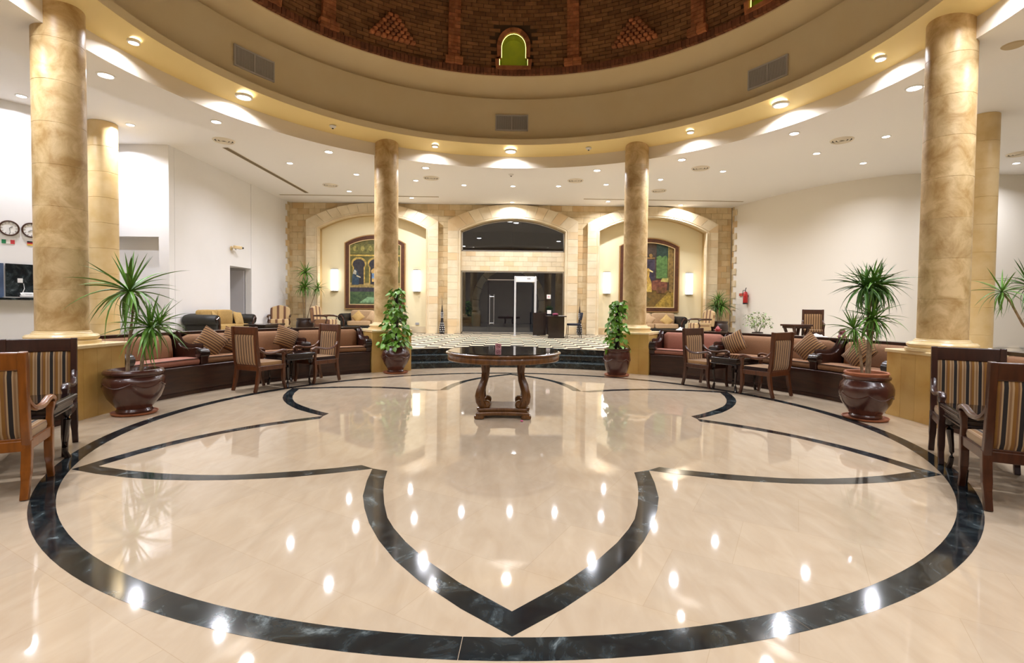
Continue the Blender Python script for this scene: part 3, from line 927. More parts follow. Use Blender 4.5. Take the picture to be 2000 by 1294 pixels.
# ------------------------------------------------------------------ chairs, tables
def bez(p0, p1, p2, p3, n=8):
    out = []
    for i in range(n + 1):
        t = i / n; s = 1 - t
        out.append(tuple(s ** 3 * a + 3 * s * s * t * b + 3 * s * t * t * c + t ** 3 * d for a, b, c, d in zip(p0, p1, p2, p3)))
    return out
chair_cache = {}
def chair(label, x, y, rz, wood, fabric, group, z=0.0, seat=None):
    t = thing('armchair', label, 'chair', (x, y, z), rz, group)
    key = (wood, fabric, seat)
    if key not in chair_cache:
        P = []
        w = .245
        for s in (-1, 1):
            # rear leg runs up into the back stile
            P.append(('rear_leg', MB().tube(bez((s * w, -.295, 0), (s * w, -.25, .15), (s * w, -.225, .28), (s * w, -.225, .40), 7), [.021] * 3 + [.025] * 5, sx=1.0, sy=1.1, up=(1, 0, 0), square=True), wood, .005))
            P.append(('back_stile', MB().tube(bez((s * w, -.215, .345), (s * w, -.255, .46), (s * w, -.262, .62), (s * w, -.285, 1.02), 9), .024, sx=1.15, sy=1.0, up=(1, 0, 0), square=True), wood, .006))
            P.append(('front_leg', MB().tube(bez((s * w, .275, 0), (s * w, .225, .12), (s * w, .225, .28), (s * w, .245, .40), 7), [.019] * 3 + [.024] * 5, sx=1.0, sy=1.1, up=(1, 0, 0), square=True), wood, .005))
            P.append(('arm_post', MB().tube(bez((s * w, .245, .39), (s * w, .25, .46), (s * (w + .01), .23, .52), (s * (w + .01), .245, .59), 6), [.024, .022, .02, .019, .02, .024, .026], sx=1.0, sy=1.0, up=(1, 0, 0), square=True), wood, .005))
            arm = bez((s * w, -.262, .72), (s * (w + .01), -.20, .60), (s * (w + .02), -.08, .585), (s * (w + .015), .06, .60), 8) + bez((s * (w + .015), .06, .60), (s * (w + .01), .16, .615), (s * (w + .01), .25, .655), (s * (w + .01), .285, .60), 7)[1:] + [(s * (w + .01), .28, .565), (s * (w + .01), .255, .555)]
            P.append(('arm', MB().tube(arm, [.022] * 4 + [.024] * 8 + [.026, .027, .027, .025, .02, .015][:len(arm) - 12], 8, sx=.85, sy=1.15, up=(1, 0, 0)), wood, 0))
        P.append(('top_rail', MB().box((0, 0, 0), (2 * w - .03, .034, .125), m=Matrix.Translation((0, -.278, .955)) @ Matrix.Rotation(.05, 4, 'X')), wood, .008))
        P.append(('lower_rail', MB().box((0, -.232, .40), (2 * w - .03, .03, .04)), wood, .005))
        rows = []
        for yy in (0, 1):
            pass
        # upholstered back: gently curved slab between the rails
        def backpt(u, v, side):
            z = .415 + v * .482
            yb = -.232 - .045 * v ** .6
            th = (.030 if side > 0 else -.022) * min(1, 6 * min(u + .5, .5 - u) + .35) * min(1, 8 * min(v, 1 - v) + .35)
            return (u * (2 * w - .04), yb + th, z)
        m = MB(); nu, nv = 10, 10
        F = [[backpt(-.5 + i / nu, j / nv, 1) for i in range(nu + 1)] for j in range(nv + 1)]
        B_ = [[backpt(-.5 + i / nu, j / nv, -1) for i in range(nu + 1)] for j in range(nv + 1)]
        m.grid(F); m.grid([r[::-1] for r in B_])
        edgeF = F[0] + [r[-1] for r in F[1:]] + F[-1][::-1][1:] + [r[0] for r in F[::-1]][1:]
        edgeB = B_[0] + [r[-1] for r in B_[1:]] + B_[-1][::-1][1:] + [r[0] for r in B_[::-1]][1:]
        m.grid([edgeF, edgeB])
        P.append(('back_pad', m, fabric, -1))
        for s in (-1, 1):
            P.append(('side_rail', MB().box((s * w, 0, .365), (.036, .46, .075)), wood, .006))
        P.append(('front_rail', MB().box((0, .24, .365), (2 * w, .034, .075)), wood, .006))
        P.append(('back_rail', MB().box((0, -.235, .365), (2 * w, .034, .075)), wood, .006))
        P.append(('seat_pad', MB().cushion((0, .005, .425), (2 * w + .01, .485, .075), r=.22, n=8), seat or fabric, 0))
        chair_cache[key] = [(nm, mb.mesh(nm, mt, smooth=(bv <= 0), weld=(nm == 'back_pad')), bv) for nm, mb, mt, bv in P]
    for nm, me, bv in chair_cache[key]:
        o = link(nm, me, t)
        if bv > 0:
            b = o.modifiers.new('edge', 'BEVEL'); b.width = bv; b.segments = 2; b.limit_method = 'ANGLE'; b.angle_limit = radians(40)
    return t

table_cache = {}
def side_table(label, x, y, rz, group, z=0.0, w=.68, d=.54, h=.556):
    t = thing('side_table', label, 'table', (x, y, z), rz, group)
    if not table_cache:
        P = []
        P.append(('table_top', MB().box((0, 0, h - .018), (w, d, .036)), .01, 'black wood'))
        P.append(('moulding', MB().box((0, 0, h - .045), (w - .03, d - .03, .02)), .006, 'black wood'))
        P.append(('apron', MB().box((0, 0, h - .075), (w - .06, d - .06, .045)), .006, 'black wood'))
        P.append(('lower_moulding', MB().box((0, 0, h - .104), (w - .04, d - .04, .016)), .006, 'black wood'))
        P.append(('glass_top', MB().box((0, 0, h + .003), (w - .05, d - .05, .006)), 0, mat('table glass', (20, 16, 18), rough=0.03, spec=0.8)))
        for sx in (-1, 1):
            for sy in (-1, 1):
                px, py = sx * (w / 2 - .075), sy * (d / 2 - .065)
                pts = bez((px, py, h - .095), (px + sx * .04, py + sy * .04, h - .22), (px - sx * .035, py - sy * .035, .16), (px + sx * .012, py + sy * .012, .0), 10)
                P.append(('cabriole_leg', MB().tube(pts, [.032, .034, .032, .028, .024, .021, .019, .018, .018, .02, .024], 8), 0, 'black wood'))
        table_cache['p'] = [(nm, mb.mesh(nm, mt, smooth=(bv == 0)), bv) for nm, mb, bv, mt in P]
    for nm, me, bv in table_cache['p']:
        o = link(nm, me, t)
        if bv:
            b = o.modifiers.new('edge', 'BEVEL'); b.width = bv; b.segments = 2; b.limit_method = 'ANGLE'; b.angle_limit = radians(40)
    return t

def chair_pos(r, a, ccw):
    """chair on the ring at angle a; ccw=True faces increasing angle"""
    p = pol(r, a)
    d = a + 90 if ccw else a - 90
    return p.x, p.y, radians(d - 90)
GC = 'wooden armchairs around small tables'
def hd(x, y, heading):
    return x, y, radians(heading - 90)
chair('brown wooden armchair on the left with its tall striped back turned to us', *hd(-4.06, 1.975, 66), 'brown wood', 'narrow stripes', GC)
chair('brown wooden armchair facing left beside the leafy pot left of the steps', *hd(-3.51, 2.93, 240), 'brown wood', 'narrow stripes', GC)
side_table('small black table between the two left armchairs', *chair_pos(4.55, 146.9, True), 'small black tables')
chair('brown wooden armchair on the right seen from its far side, back to the steps', *hd(3.484, 2.737, -58.7), 'umber wood', 'narrow stripes', GC)
chair('brown wooden armchair on the right with its striped back toward the big pot', *hd(4.10, 1.843, 120), 'brown wood', 'narrow stripes', GC)
side_table('small black table between the two right armchairs', *chair_pos(4.48, 31.4, True), 'small black tables')
chair('dark armchair with bold stripes facing us in front of left foreground pedestal', *hd(-4.30, -1.63, 303.3), 'dark wood', 'bold stripes', GC)
chair('amber brown armchair cut by the left edge of the photo', *hd(-3.69, -2.587, 118.5), 'amber wood', 'bold stripes', GC)
side_table('small black table between the two left foreground armchairs', *chair_pos(4.54, 207.2, True), 'small black tables')
chair('dark armchair with bold stripes facing us in front of right foreground pedestal', *hd(4.18, -1.695, 236.7), 'dark wood', 'bold stripes', GC)
chair('dark brown armchair cut by the right edge of the photo', *hd(3.61, -2.676, 61.8), 'umber wood', 'bold stripes', GC)
side_table('small black table between the two right foreground armchairs', *chair_pos(4.52, -29.2, True), 'small black tables')
chair('brown slatted armchair on the upper floor against the right wall', 8.42, 7.70, radians(150), 'umber wood', 'narrow stripes', GC, z=ZU)

# small square table next to that chair
t = thing('lounge_table', 'small brown table with splayed legs beside the upper right armchair', 'table', (7.80, 7.42, ZU), radians(12))
part('table_top', MB().box((0, 0, .585), (.62, .5, .05)), 'umber wood', t, smooth=False, bevel=.008)
part('apron', MB().box((0, 0, .535), (.54, .42, .06)), 'umber wood', t, smooth=False)
for sx in (-1, 1):
    for sy in (-1, 1):
        part('leg', MB().tube([(sx * .24, sy * .18, .56), (sx * .13, sy * .12, .2), (sx * .2, sy * .2, 0)], [.035, .028, .025], square=True), 'umber wood', t, smooth=False)

# ------------------------------------------------------------------ round centre table
ct = thing('pedestal_table', 'round walnut table with dark mirror top at the centre of the lobby', 'table', (-.10, .17, 0), 0)
part('table_top', MB().lathe([(0, .814), (.60, .814), (.66, .814), (.70, .811), (.722, .800), (.724, .788), (.704, .778), (.698, .770), (.702, .764), (.704, .715), (.694, .703), (.66, .70), (0, .70)], 96), 'walnut', ct)
part('dark_inset', MB().lathe([(0, .8195), (.688, .8195), (.695, .814)], 96), 'walnut top', ct)
for k, (sx, sy) in enumerate(((-1, -1), (1, -1), (-1, 1), (1, 1))):
    ox, oy = sx * .70, sy * .70
    path = [(.30, .715), (.285, .64), (.275, .56), (.285, .47), (.315, .40), (.345, .33), (.358, .27), (.35, .21), (.325, .165), (.29, .135)]
    g = part('scroll_leg', MB().tube([(sx * q * .80, sy * (q * .72 - .02), z) for q, z in path], [.044, .041, .039, .040, .044, .048, .050, .048, .045, .043], 10, sx=1.1, sy=.9, up=(0, 1, 0)), 'walnut', ct)
    part('scroll', MB().lathe([(0, -.045), (.035, -.045), (.048, -.03), (.048, .03), (.035, .045), (0, .045)], 18, (0, 0, 0)), 'walnut', g).matrix_local = Matrix.Translation((sx * .20, sy * .17, .165)) @ Matrix.Rotation(pi / 2, 4, 'X')
    part('fluting', MB().tube([(sx * q * .80, sy * (q * .72 - .02) - .036, z) for q, z in path[1:-1]], .011, 6), 'walnut', g)
def concave(w, d, c, n=10):
    pts = []
    for (x0, y0), (x1, y1), nx, ny in (((-w, -d), (w, -d), 0, 1), ((w, -d), (w, d), -1, 0), ((w, d), (-w, d), 0, -1), ((-w, d), (-w, -d), 1, 0)):
        for i in range(n):
            t_ = i / n
            k = c * sin(pi * t_) ** 1.0
            pts.append((x0 + (x1 - x0) * t_ + nx * k, y0 + (y1 - y0) * t_ + ny * k))
    return pts
part('base_plate', MB().prism(concave(.30, .27, .05), .085, .125), 'walnut', ct, smooth=False, bevel=.01)
part('base_moulding', MB().prism(concave(.33, .30, .055), .035, .085), 'walnut', ct, smooth=False, bevel=.014)
for sx in (-1, 1):
    for sy in (-1, 1):
        part('foot', MB().cushion((sx * .285, sy * .255, .026), (.13, .12, .052), r=.5, n=6), 'walnut', ct)
# no-smoking sign on the table
sg = thing('table_sign', 'small pink no smoking sign standing on the round centre table', 'sign', (-.17, .30, .820), 0)
part('sign_plate', MB().box((0, 0, .036), (.078, .006, .070)), 'pink paper', sg, smooth=False)
part('sign_foot', MB().box((0, .012, .003), (.078, .04, .006)), 'pink paper', sg, smooth=False)
m = MB().tube([(.024 * cos(a), -.0045, .038 + .024 * sin(a)) for a in [2 * pi * i / 24 for i in range(25)]], .0032, 6, up=(0, 1, 0)).tube([(-.017, -.0045, .055), (.017, -.0045, .021)], .003, 6, up=(0, 1, 0))
part('prohibition_ring', m, mat('sign dark red', (150, 70, 84), rough=.5), sg)
part('cigarette_mark', MB().box((0, -.0045, .038), (.028, .003, .006)), 'black plastic', sg, smooth=False)
tag(part('petal_scrap', MB().cushion((.13, -.24, .012), (.035, .03, .02), r=.8, n=5), mat('magenta scrap', (196, 90, 130), rough=.6)), 'tiny pink petal on the floor at the foot of the round table', 'petal')

# ------------------------------------------------------------------ striped cushions on the benches
pm_cache = {}
def pillow(label, loc, az, lean, roll, matname, group, s=.42, th=.15):
    k = (matname, s, th)
    if k not in pm_cache:
        m = MB(); n = 12
        for sd in (1, -1):
            rows = []
            for i in range(n + 1):
                row = []
                for j in range(n + 1):
                    u, v = -1 + 2 * i / n, -1 + 2 * j / n
                    h = ((1 - u ** 2) * (1 - v ** 2)) ** .55
                    pin = 1 - .07 * (1 - abs(u)) * abs(v) ** 4 - .0
                    pin2 = 1 - .07 * (1 - abs(v)) * abs(u) ** 4
                    row.append((u * s / 2 * pin2, sd * h * th / 2, v * s / 2 * pin))
                rows.append(row)
            m.grid(rows)
        pm_cache[k] = m.mesh('pillow', matname, weld=True, angle=80)
    o = link('pillow', pm_cache[k], None)
    # stands with its face toward local -Y; roll turns it in its own plane, lean tips it back
    o.matrix_world = Matrix.Translation(loc) @ Matrix.Rotation(az, 4, 'Z') @ Matrix.Rotation(-lean, 4, 'X') @ Matrix.Rotation(roll, 4, 'Y')
    return tag(o, label, 'pillow', group)
GP = 'striped cushions on the benches'
def bp(label, a, r, z, roll, lean=.35, extra=0.0):
    pillow(label, pol(r, a, z), radians(a - 90 + extra), lean, roll, 'pillow stripes', GP)
bp('striped pillow leaning on the scrolled arm, leftmost of the left bench pair', 156.9, 5.36, .74, radians(-52), .3, -20)
bp('striped pillow overlapping its neighbour, right one of the left bench pair', 152.2, 5.40, .73, radians(-62), .3)
bp('striped pillow set on its corner near the far end of the left bench', 141.8, 5.40, .75, radians(-66), .3)
bp('striped pillow nearest the far end of the right bench, tilted to the right', 38.0, 5.38, .73, radians(-30), .35)
bp('striped pillow in the middle section of right bench above the big chair arm', 23.0, 5.38, .74, radians(40), .3, 10)
bp('striped pillow on the right bench half hidden behind the tall potted plant', 13.6, 5.36, .72, radians(35), .35)

# ------------------------------------------------------------------ upper lounge seating
def lounge_sofa(label, x, y, rz, L, cloth, group, seat_cloth):
    t = thing('lounge_sofa', label, 'sofa', (x, y, ZU), rz, group)
    part('base', MB().box((0, -.05, .20), (L - .12, .74, .22)), 'black leather', t, smooth=False, bevel=.02)
    part('back', MB().cushion((0, -.36, .50), (L - .1, .22, .50), r=.25), 'black leather', t)
    for s in (-1, 1):
        ar = part('arm', MB().cushion((s * (L / 2 - .10), -.03, .33), (.18, .80, .46), r=.2), 'black leather', t)
        roll = MB().lathe([(0, -.41), (.13, -.41), (.145, -.36), (.145, .36), (.13, .41), (0, .41)], 22)
        q = part('arm_roll', roll, 'black leather', ar); q.location = (s * (L / 2 - .06), -.03, .58); q.rotation_euler = (pi / 2, 0, 0)
        tr_ = MB().tube([(s * (L / 2 - .14), .375, .10), (s * (L / 2 - .15), .38, .40), (s * (L / 2 - .13), .385, .55), (s * (L / 2 - .06), .39, .65), (s * (L / 2 + .02), .385, .60), (s * (L / 2 + .0), .38, .52)], [.028, .028, .03, .03, .028, .02], 8)
        part('arm_facing', tr_, 'umber wood', ar)
        part('foot', MB().cushion((s * (L / 2 - .14), .30, .05), (.09, .09, .10), r=.5), 'umber wood', t)
        part('foot', MB().cushion((s * (L / 2 - .14), -.34, .05), (.09, .09, .10), r=.5), 'umber wood', t)
    part('front_rail', MB().box((0, .33, .13), (L - .2, .05, .09)), 'umber wood', t, smooth=False, bevel=.01)
    w = (L - .44) / 2
    for s in (-1, 1):
        part('seat_cushion', MB().cushion((s * w / 2, .02, .37), (w - .01, .66, .17), r=.22), seat_cloth, t)
        part('back_cushion', MB().cushion((s * w / 2, -.22, .62), (w - .02, .20, .46), r=.3), cloth, t)
    return t
lounge_sofa('black sofa with gold cushions along the left lounge wall', -7.86, 7.62, radians(-90), 1.95, 'gold fabric', 'upper lounge sofas', 'gold fabric')
lounge_sofa('dark sofa with beige cushions below the left painting', -5.05, 12.30, radians(180), 2.2, 'beige fabric', 'upper lounge sofas', 'beige fabric')
lounge_sofa('dark sofa with beige cushions below the right painting', 5.25, 12.30, radians(180), 2.2, 'beige fabric', 'upper lounge sofas', 'beige fabric')
GL = 'loose cushions on the lounge sofas'
pillow('small gold pillow in the middle of the black left sofa', (-7.62, 7.95, ZU + .60), radians(90), .3, .1, 'gold fabric', GL, .40, .13)
pillow('gold pillow at the near arm of the black left sofa', (-7.72, 7.02, ZU + .60), radians(110), .3, .5, 'gold fabric', GL, .40, .13)
pillow('gold diamond pillow on the sofa below the left painting', (-5.55, 12.12, ZU + .60), 0, .3, radians(45), 'gold fabric', GL, .36, .12)
pillow('dark striped pillow on the sofa below the left painting', (-5.0, 12.10, ZU + .60), 0, .3, .5, 'beige fabric', GL, .38, .12)
pillow('gold diamond pillow on the sofa below the right painting', (5.72, 12.12, ZU + .58), 0, .4, radians(45), 'gold fabric', GL, .36, .12)
pillow('beige tilted pillow on the sofa below the right painting', (5.05, 12.10, ZU + .60), 0, .3, .6, 'beige fabric', GL, .38, .12)
tag(part('low_table', MB().box((-7.0, 8.2, ZU + .43), (.6, 1.2, .05)).box((-7.0, 8.2, ZU + .2), (.4, .9, .42)), 'black wood', smooth=False, bevel=.01), 'low black table in front of the black left sofa', 'table')

def wing_chair(label, x, y, rz, group):
    t = thing('wing_armchair', label, 'armchair', (x, y, ZU), rz, group)
    rows = []
    outline = [(-.30, .42), (-.31, .80), (-.30, .93), (-.22, .97), (-.12, 1.00), (0, 1.03), (.12, 1.00), (.22, .97), (.30, .93), (.31, .80), (.30, .42)]
    m = MB().prism(outline, -.34, -.22, 'y')
    part('back', m, 'wing stripes', t, smooth=False, bevel=.03).rotation_euler = (.10, 0, 0)
    part('seat', MB().cushion((0, .02, .42), (.62, .60, .20), r=.22), 'wing stripes', t)
    part('seat_rail', MB().box((0, .02, .30), (.60, .58, .10)), 'wing stripes', t, smooth=False, bevel=.02)
    for s in (-1, 1):
        part('arm_rest', MB().tube([(s * .32, -.25, .64), (s * .34, -.05, .645), (s * .34, .15, .64), (s * .34, .26, .61)], [.03, .034, .034, .03], 8), 'umber wood', t)
        part('arm_support', MB().tube([(s * .34, .22, .62), (s * .32, .24, .52), (s * .34, .20, .42), (s * .31, .22, .33)], .024, 8), 'umber wood', t)
        part('leg', MB().tube([(s * .27, .27, .30), (s * .29, .29, .15), (s * .27, .28, 0)], [.035, .028, .022], 8), 'umber wood', t)
        part('leg', MB().tube([(s * .26, -.24, .30), (s * .26, -.30, .12), (s * .26, -.34, 0)], [.032, .026, .022], 8), 'umber wood', t)
    return t
GW = 'striped wing armchairs'
wing_chair('striped wing armchair in the rear left corner of the lounge', -7.92, 11.1, radians(200), GW)
wing_chair('striped wing armchair in front of the left niche, seen from the side', -6.52, 11.55, radians(-100), GW)
wing_chair('striped wing armchair in front of the right niche, seen from the side', 6.72, 11.55, radians(100), GW)

# ------------------------------------------------------------------ paintings and wall lamps
def painting(cx, label, idx):
    t = thing('framed_painting', label, 'painting', (cx, 12.99, 0), 0, 'arched paintings in the niches')
    a, z0, s, tp = 1.13, 1.27, 3.75, 4.06
    def outline(ins):
        return [(-a + ins, z0 + ins), (a - ins, z0 + ins)] + [(x, z - ins) for x, z in arch_line(0, a, s, tp, a - ins, -a + ins, 16)]
    def band(i0, i1, y, th):
        o, i = outline(i0), outline(i1); n = len(o)
        vs = [(x, -y, z) for x, z in o] + [(x, -y, z) for x, z in i] + [(x, -y + th, z) for x, z in o] + [(x, -y + th, z) for x, z in i]
        fs = []
        for k in range(n):
            j = (k + 1) % n
            fs += [(k, j, n + j, n + k), (k, 2 * n + k, 2 * n + j, j), (n + k, n + j, 3 * n + j, 3 * n + k)]
        return MB().add(vs, fs)
    part('frame', band(0, .15, .07, .07), mat('frame brown', (78, 46, 30), (98, 58, 38), rough=.35, scale=9), t, smooth=False)
    part('outer_bead', band(-.02, .015, .08, .06), mat('frame gold', (176, 138, 84), rough=.4, metal=.2), t, smooth=False)
    part('inner_slip', band(.145, .18, .065, .05), mat('slip gold', (214, 188, 136), rough=.4), t, smooth=False)
    cmat = mat('canvas %d' % idx, *(((74, 74, 34), (112, 104, 52)) if idx == 0 else ((50, 40, 30), (84, 62, 40))), rough=.5, scale=5, detail=6)
    part('canvas', MB().prism(outline(.17), -.03, -.01, 'y'), cmat, t, smooth=False)
    def daub(nm, poly, c, lay=1, c2=None):
        c2 = c2 or tuple(min(255, int(v * 1.28 + 8)) for v in c)
        part(nm, MB().prism(poly, -.03 - .003 * lay, -.03, 'y'), mat('paint %s %d' % (nm, idx), tuple(int(v * .86) for v in c), c2, rough=.5, scale=11, detail=7, lo=.32, hi=.68), t, smooth=False)
    def horseshoe(x, zb, w, zt):
        return [(x - w * .8, zb), (x + w * .8, zb), (x + w * .8, zt - w * 1.2)] + [(x + w * cos(q), zt - w * .75 + w * .85 * sin(q)) for q in [-.5 + (pi + 1.0) * i / 12 for i in range(13)]] + [(x - w * .8, zt - w * 1.2)]
    if idx == 0:
        daub('painted_lawn', [(-.95, 1.45), (.95, 1.45), (.95, 1.95), (-.95, 1.95)], (60, 88, 60), 1, (84, 108, 66))
        daub('painted_kerb', [(-.95, 1.92), (.95, 1.92), (.95, 2.08), (-.95, 2.08)], (52, 48, 56), 2)
        daub('painted_court', [(-.95, 2.08), (.95, 2.08), (.95, 2.26), (-.95, 2.26)], (140, 120, 70), 1)
        daub('painted_cornice', [(-.95, 3.26), (.95, 3.26), (.95, 3.32), (-.95, 3.32)], (166, 140, 66), 2)
        for k, x in enumerate((-.62, .0, .62)):
            daub('painted_arch_rim_%d' % k, horseshoe(x, 2.2, .29, 3.2), (160, 134, 66), 2)
            daub('painted_arch_dark_%d' % k, horseshoe(x, 2.2, .23, 3.13), (44, 44, 52), 3, (60, 56, 58))
        daub('painted_courtyard', horseshoe(.0, 2.3, .15, 2.8), (196, 160, 92), 4)
        for k in range(6):
            x = -.78 + k * .3
            daub('painted_medallion_%d' % k, [(x + .07 * cos(q), 3.55 + .10 * sin(q)) for q in [2 * pi * i / 12 for i in range(12)]], (132, 122, 62), 2)
        daub('painted_frieze', [(-.95, 3.36), (.95, 3.36), (.95, 3.72), (-.95, 3.72)], (96, 92, 44), 1)
        daub('painted_cloth_light', [(-.84, 2.6), (-.72, 2.56), (-.70, 2.68), (-.78, 2.76)], (160, 156, 138), 6)
        daub('painted_dog_one', [(-.06, 2.16), (.10, 2.16), (.14, 2.24), (.06, 2.28), (-.05, 2.24)], (62, 46, 32), 5)
        daub('painted_dog_two', [(.2, 2.16), (.34, 2.16), (.36, 2.26), (.26, 2.27), (.2, 2.22)], (66, 50, 34), 5)
        daub('painted_blue_door', [(-.12, 2.42), (.0, 2.42), (.0, 2.62), (-.12, 2.62)], (96, 122, 150), 5)
        daub('painted_pool_light', [(-.6, 1.5), (.6, 1.5), (.4, 1.72), (-.3, 1.72)], (110, 142, 104), 2)
        daub('painted_figure', [(-.88, 2.18), (-.62, 2.18), (-.60, 2.5), (-.68, 2.72), (-.74, 2.78), (-.82, 2.74), (-.86, 2.5)], (40, 58, 72), 5)
        daub('painted_sleeve', [(-.72, 2.5), (-.55, 2.44), (-.55, 2.48), (-.7, 2.55)], (170, 162, 132), 6)
    else:
        daub('painted_floor', [(-.95, 1.45), (.95, 1.45), (.95, 2.1), (-.95, 2.1)], (108, 84, 34), 1, (128, 98, 40))
        daub('painted_rug', [(.2, 1.45), (.95, 1.45), (.95, 2.0), (.75, 2.02)], (138, 112, 40), 2)
        daub('painted_curtain', [(.28, 2.55), (.70, 2.5), (.70, 3.35), (.62, 3.42), (.5, 3.36), (.4, 3.42), (.28, 3.35)], (72, 108, 52), 3, (102, 138, 74))
        daub('painted_teal', [(-.95, 2.4), (-.22, 2.4), (-.22, 3.3), (-.95, 3.3)], (74, 98, 96), 2, (96, 120, 112))
        daub('painted_pillar', [(.78, 2.0), (.93, 2.0), (.93, 3.7), (.78, 3.7)], (112, 88, 44), 2)
        daub('painted_doorway', [(-.18, 2.3), (.22, 2.3), (.22, 3.25), (-.18, 3.25)], (52, 44, 58), 3)
        daub('painted_couch', [(.1, 2.1), (.68, 2.05), (.72, 2.45), (.5, 2.5), (.12, 2.45)], (112, 58, 44), 4, (146, 92, 64))
        daub('painted_wall', [(-.95, 2.1), (.28, 2.1), (.28, 3.7), (-.95, 3.7)], (62, 50, 40), 1)
        daub('painted_canopy', [(.28, 3.3), (.72, 3.3), (.72, 3.80), (.28, 3.88)], (34, 52, 42), 2)
        daub('painted_shelf', [(-.25, 3.28), (.22, 3.28), (.22, 3.34), (-.25, 3.34)], (112, 84, 46), 4)
        daub('painted_jar_one', [(-.12 + .05 * cos(q), 3.42 + .09 * sin(q)) for q in [2 * pi * i / 10 for i in range(10)]], (128, 98, 52), 4)
        daub('painted_jar_two', [(.06 + .07 * cos(q), 3.41 + .07 * sin(q)) for q in [2 * pi * i / 10 for i in range(10)]], (138, 104, 52), 4)
        daub('painted_stripe', [(.72, 2.4), (.77, 2.4), (.77, 3.72), (.72, 3.76)], (120, 106, 52), 3)
        daub('painted_bolster', [(.45, 2.42), (.72, 2.4), (.74, 2.56), (.5, 2.55)], (170, 158, 86), 5)
        daub('painted_chest', [(.3, 1.98), (.62, 1.98), (.64, 2.2), (.3, 2.22)], (96, 62, 34), 6)
        daub('painted_companion', [(-.44, 2.06), (-.24, 2.06), (-.22, 2.3), (-.32, 2.42), (-.42, 2.3)], (116, 124, 132), 5)
        daub('painted_hem', [(-.16, 2.02), (.1, 2.02), (.06, 2.34), (-.02, 2.34)], (176, 148, 70), 6)
        daub('painted_shade', [(-.95, 1.45), (-.2, 1.45), (.1, 1.75), (-.3, 2.0), (-.95, 2.0)], (84, 70, 30), 2)
        daub('painted_figure', [(-.22, 2.02), (.12, 2.02), (.1, 2.4), (.0, 2.62), (.04, 2.86), (-.04, 2.94), (-.12, 2.86), (-.1, 2.62), (-.18, 2.4)], (168, 134, 62), 5)
        daub('painted_arm', [(.0, 2.82), (.14, 2.76), (.16, 2.8), (.02, 2.88)], (220, 186, 130), 6)
painting(-5.155, 'arched courtyard painting in brown frame, left niche', 0)
painting(5.265, 'arched interior painting with a green curtain in brown frame, right niche', 1)
for x, lab in ((-6.70, 'white glass wall lamp left of the courtyard painting'), (-3.58, 'white glass wall lamp right of the courtyard painting'), (3.66, 'white glass wall lamp left of the green curtain painting'), (6.82, 'white glass wall lamp right of the green curtain painting')):
    t = thing('wall_lamp', lab, 'wall lamp', (x, 12.99, 2.35), 0, 'glass wall lamps')
    part('back_plate', MB().box((0, -.015, 0), (.24, .03, .84)), 'steel', t, smooth=False)
    part('glass_shade', MB().prism([(.13 * cos(q) * 1.0, -.02 - .10 * sin(q)) for q in [pi * i / 10 for i in range(11)]], -.40, .40), 'sconce glow', t)
    for z in (-.41, .41):
        part('end_cap', MB().prism([(.145 * cos(q), -.01 - .118 * sin(q)) for q in [pi * i / 10 for i in range(11)]], z - .012, z + .012), 'steel', t, smooth=False)

# ------------------------------------------------------------------ ceiling lamps
lens_m = {}; rim_m = {}
def downlight(x, y, z, rad, power, label, group):
    t = thing('downlight', label, 'downlight', (x, y, z), 0, group)
    k = rad
    if k not in lens_m:
        lens_m[k] = MB().lathe([(0, -.004), (rad * .8, -.004), (rad, 0.0)], 24).mesh('lens', 'lamp glow')
        rim_m[k] = MB().lathe([(rad, -.002), (rad * 1.05, -.012), (rad * 1.3, -.008), (rad * 1.34, 0.002), (rad * 1.34, 0.03)], 24).mesh('trim_ring', 'white plastic')
    link('trim_ring', rim_m[k], t); link('lens', lens_m[k], t)
    ld = bpy.data.lights.new('lamp', 'AREA'); ld.shape = 'DISK'; ld.size = rad * 1.7
    ld.energy = power; ld.color = LAMP_COLOR; ld.spread = radians(150)
    lo = bpy.data.objects.new('lamp', ld); COL.objects.link(lo); lo.parent = t; lo.location = (0, 0, -.014)
    return t
LP = LAMP_POWER
for a, rad, pw, lab in ((172.3, .055, .22, 'small spotlight in the yellow soffit beside the left foreground column'), (152.0, .10, .5, 'large downlight in the yellow soffit below the left air grille'), (109.2, .055, .22, 'small spotlight in the yellow soffit just right of the column left of the steps'), (90.5, .10, .5, 'large downlight in the yellow soffit below the middle air grille'), (47.1, .055, .2, 'small spotlight in the yellow soffit right of the column right of the steps'), (27.8, .10, .5, 'large downlight in the yellow soffit below the right air grille'), (9.0, .055, .22, 'small spotlight in the yellow soffit beside the right foreground column')):
    p = pol(5.13, a); downlight(p.x, p.y, 4.842, rad, LP * pw, lab, 'downlights in the yellow soffit')
for a in (189, 208, 227, 250, 270, 290, 313, 332, 351):
    p = pol(5.13, a); downlight(p.x, p.y, 4.842, .10 if a in (208, 270, 332) else .055, LP * (.6 if a in (208, 270, 332) else .3), 'downlight in the yellow soffit on the near side of the rotunda, out of view', 'soffit downlights behind the viewpoint')
for x, y, lab in ((-5.18, 2.73, 'downlight in the dropped ring right of the left foreground column'), (-3.81, 4.35, 'downlight in the dropped ring above the left painting side'), (-1.99, 5.44, 'downlight in the dropped ring just right of the column left of the steps'), (1.95, 5.46, 'downlight in the dropped ring just left of the column right of the steps'), (3.6, 4.55, 'downlight in the dropped ring right of the column right of the steps'), (5.06, 2.89, 'downlight in the dropped ring left of the right foreground column')):
    downlight(x, y, 4.548, .07, LP, lab, 'downlights in the dropped ring')
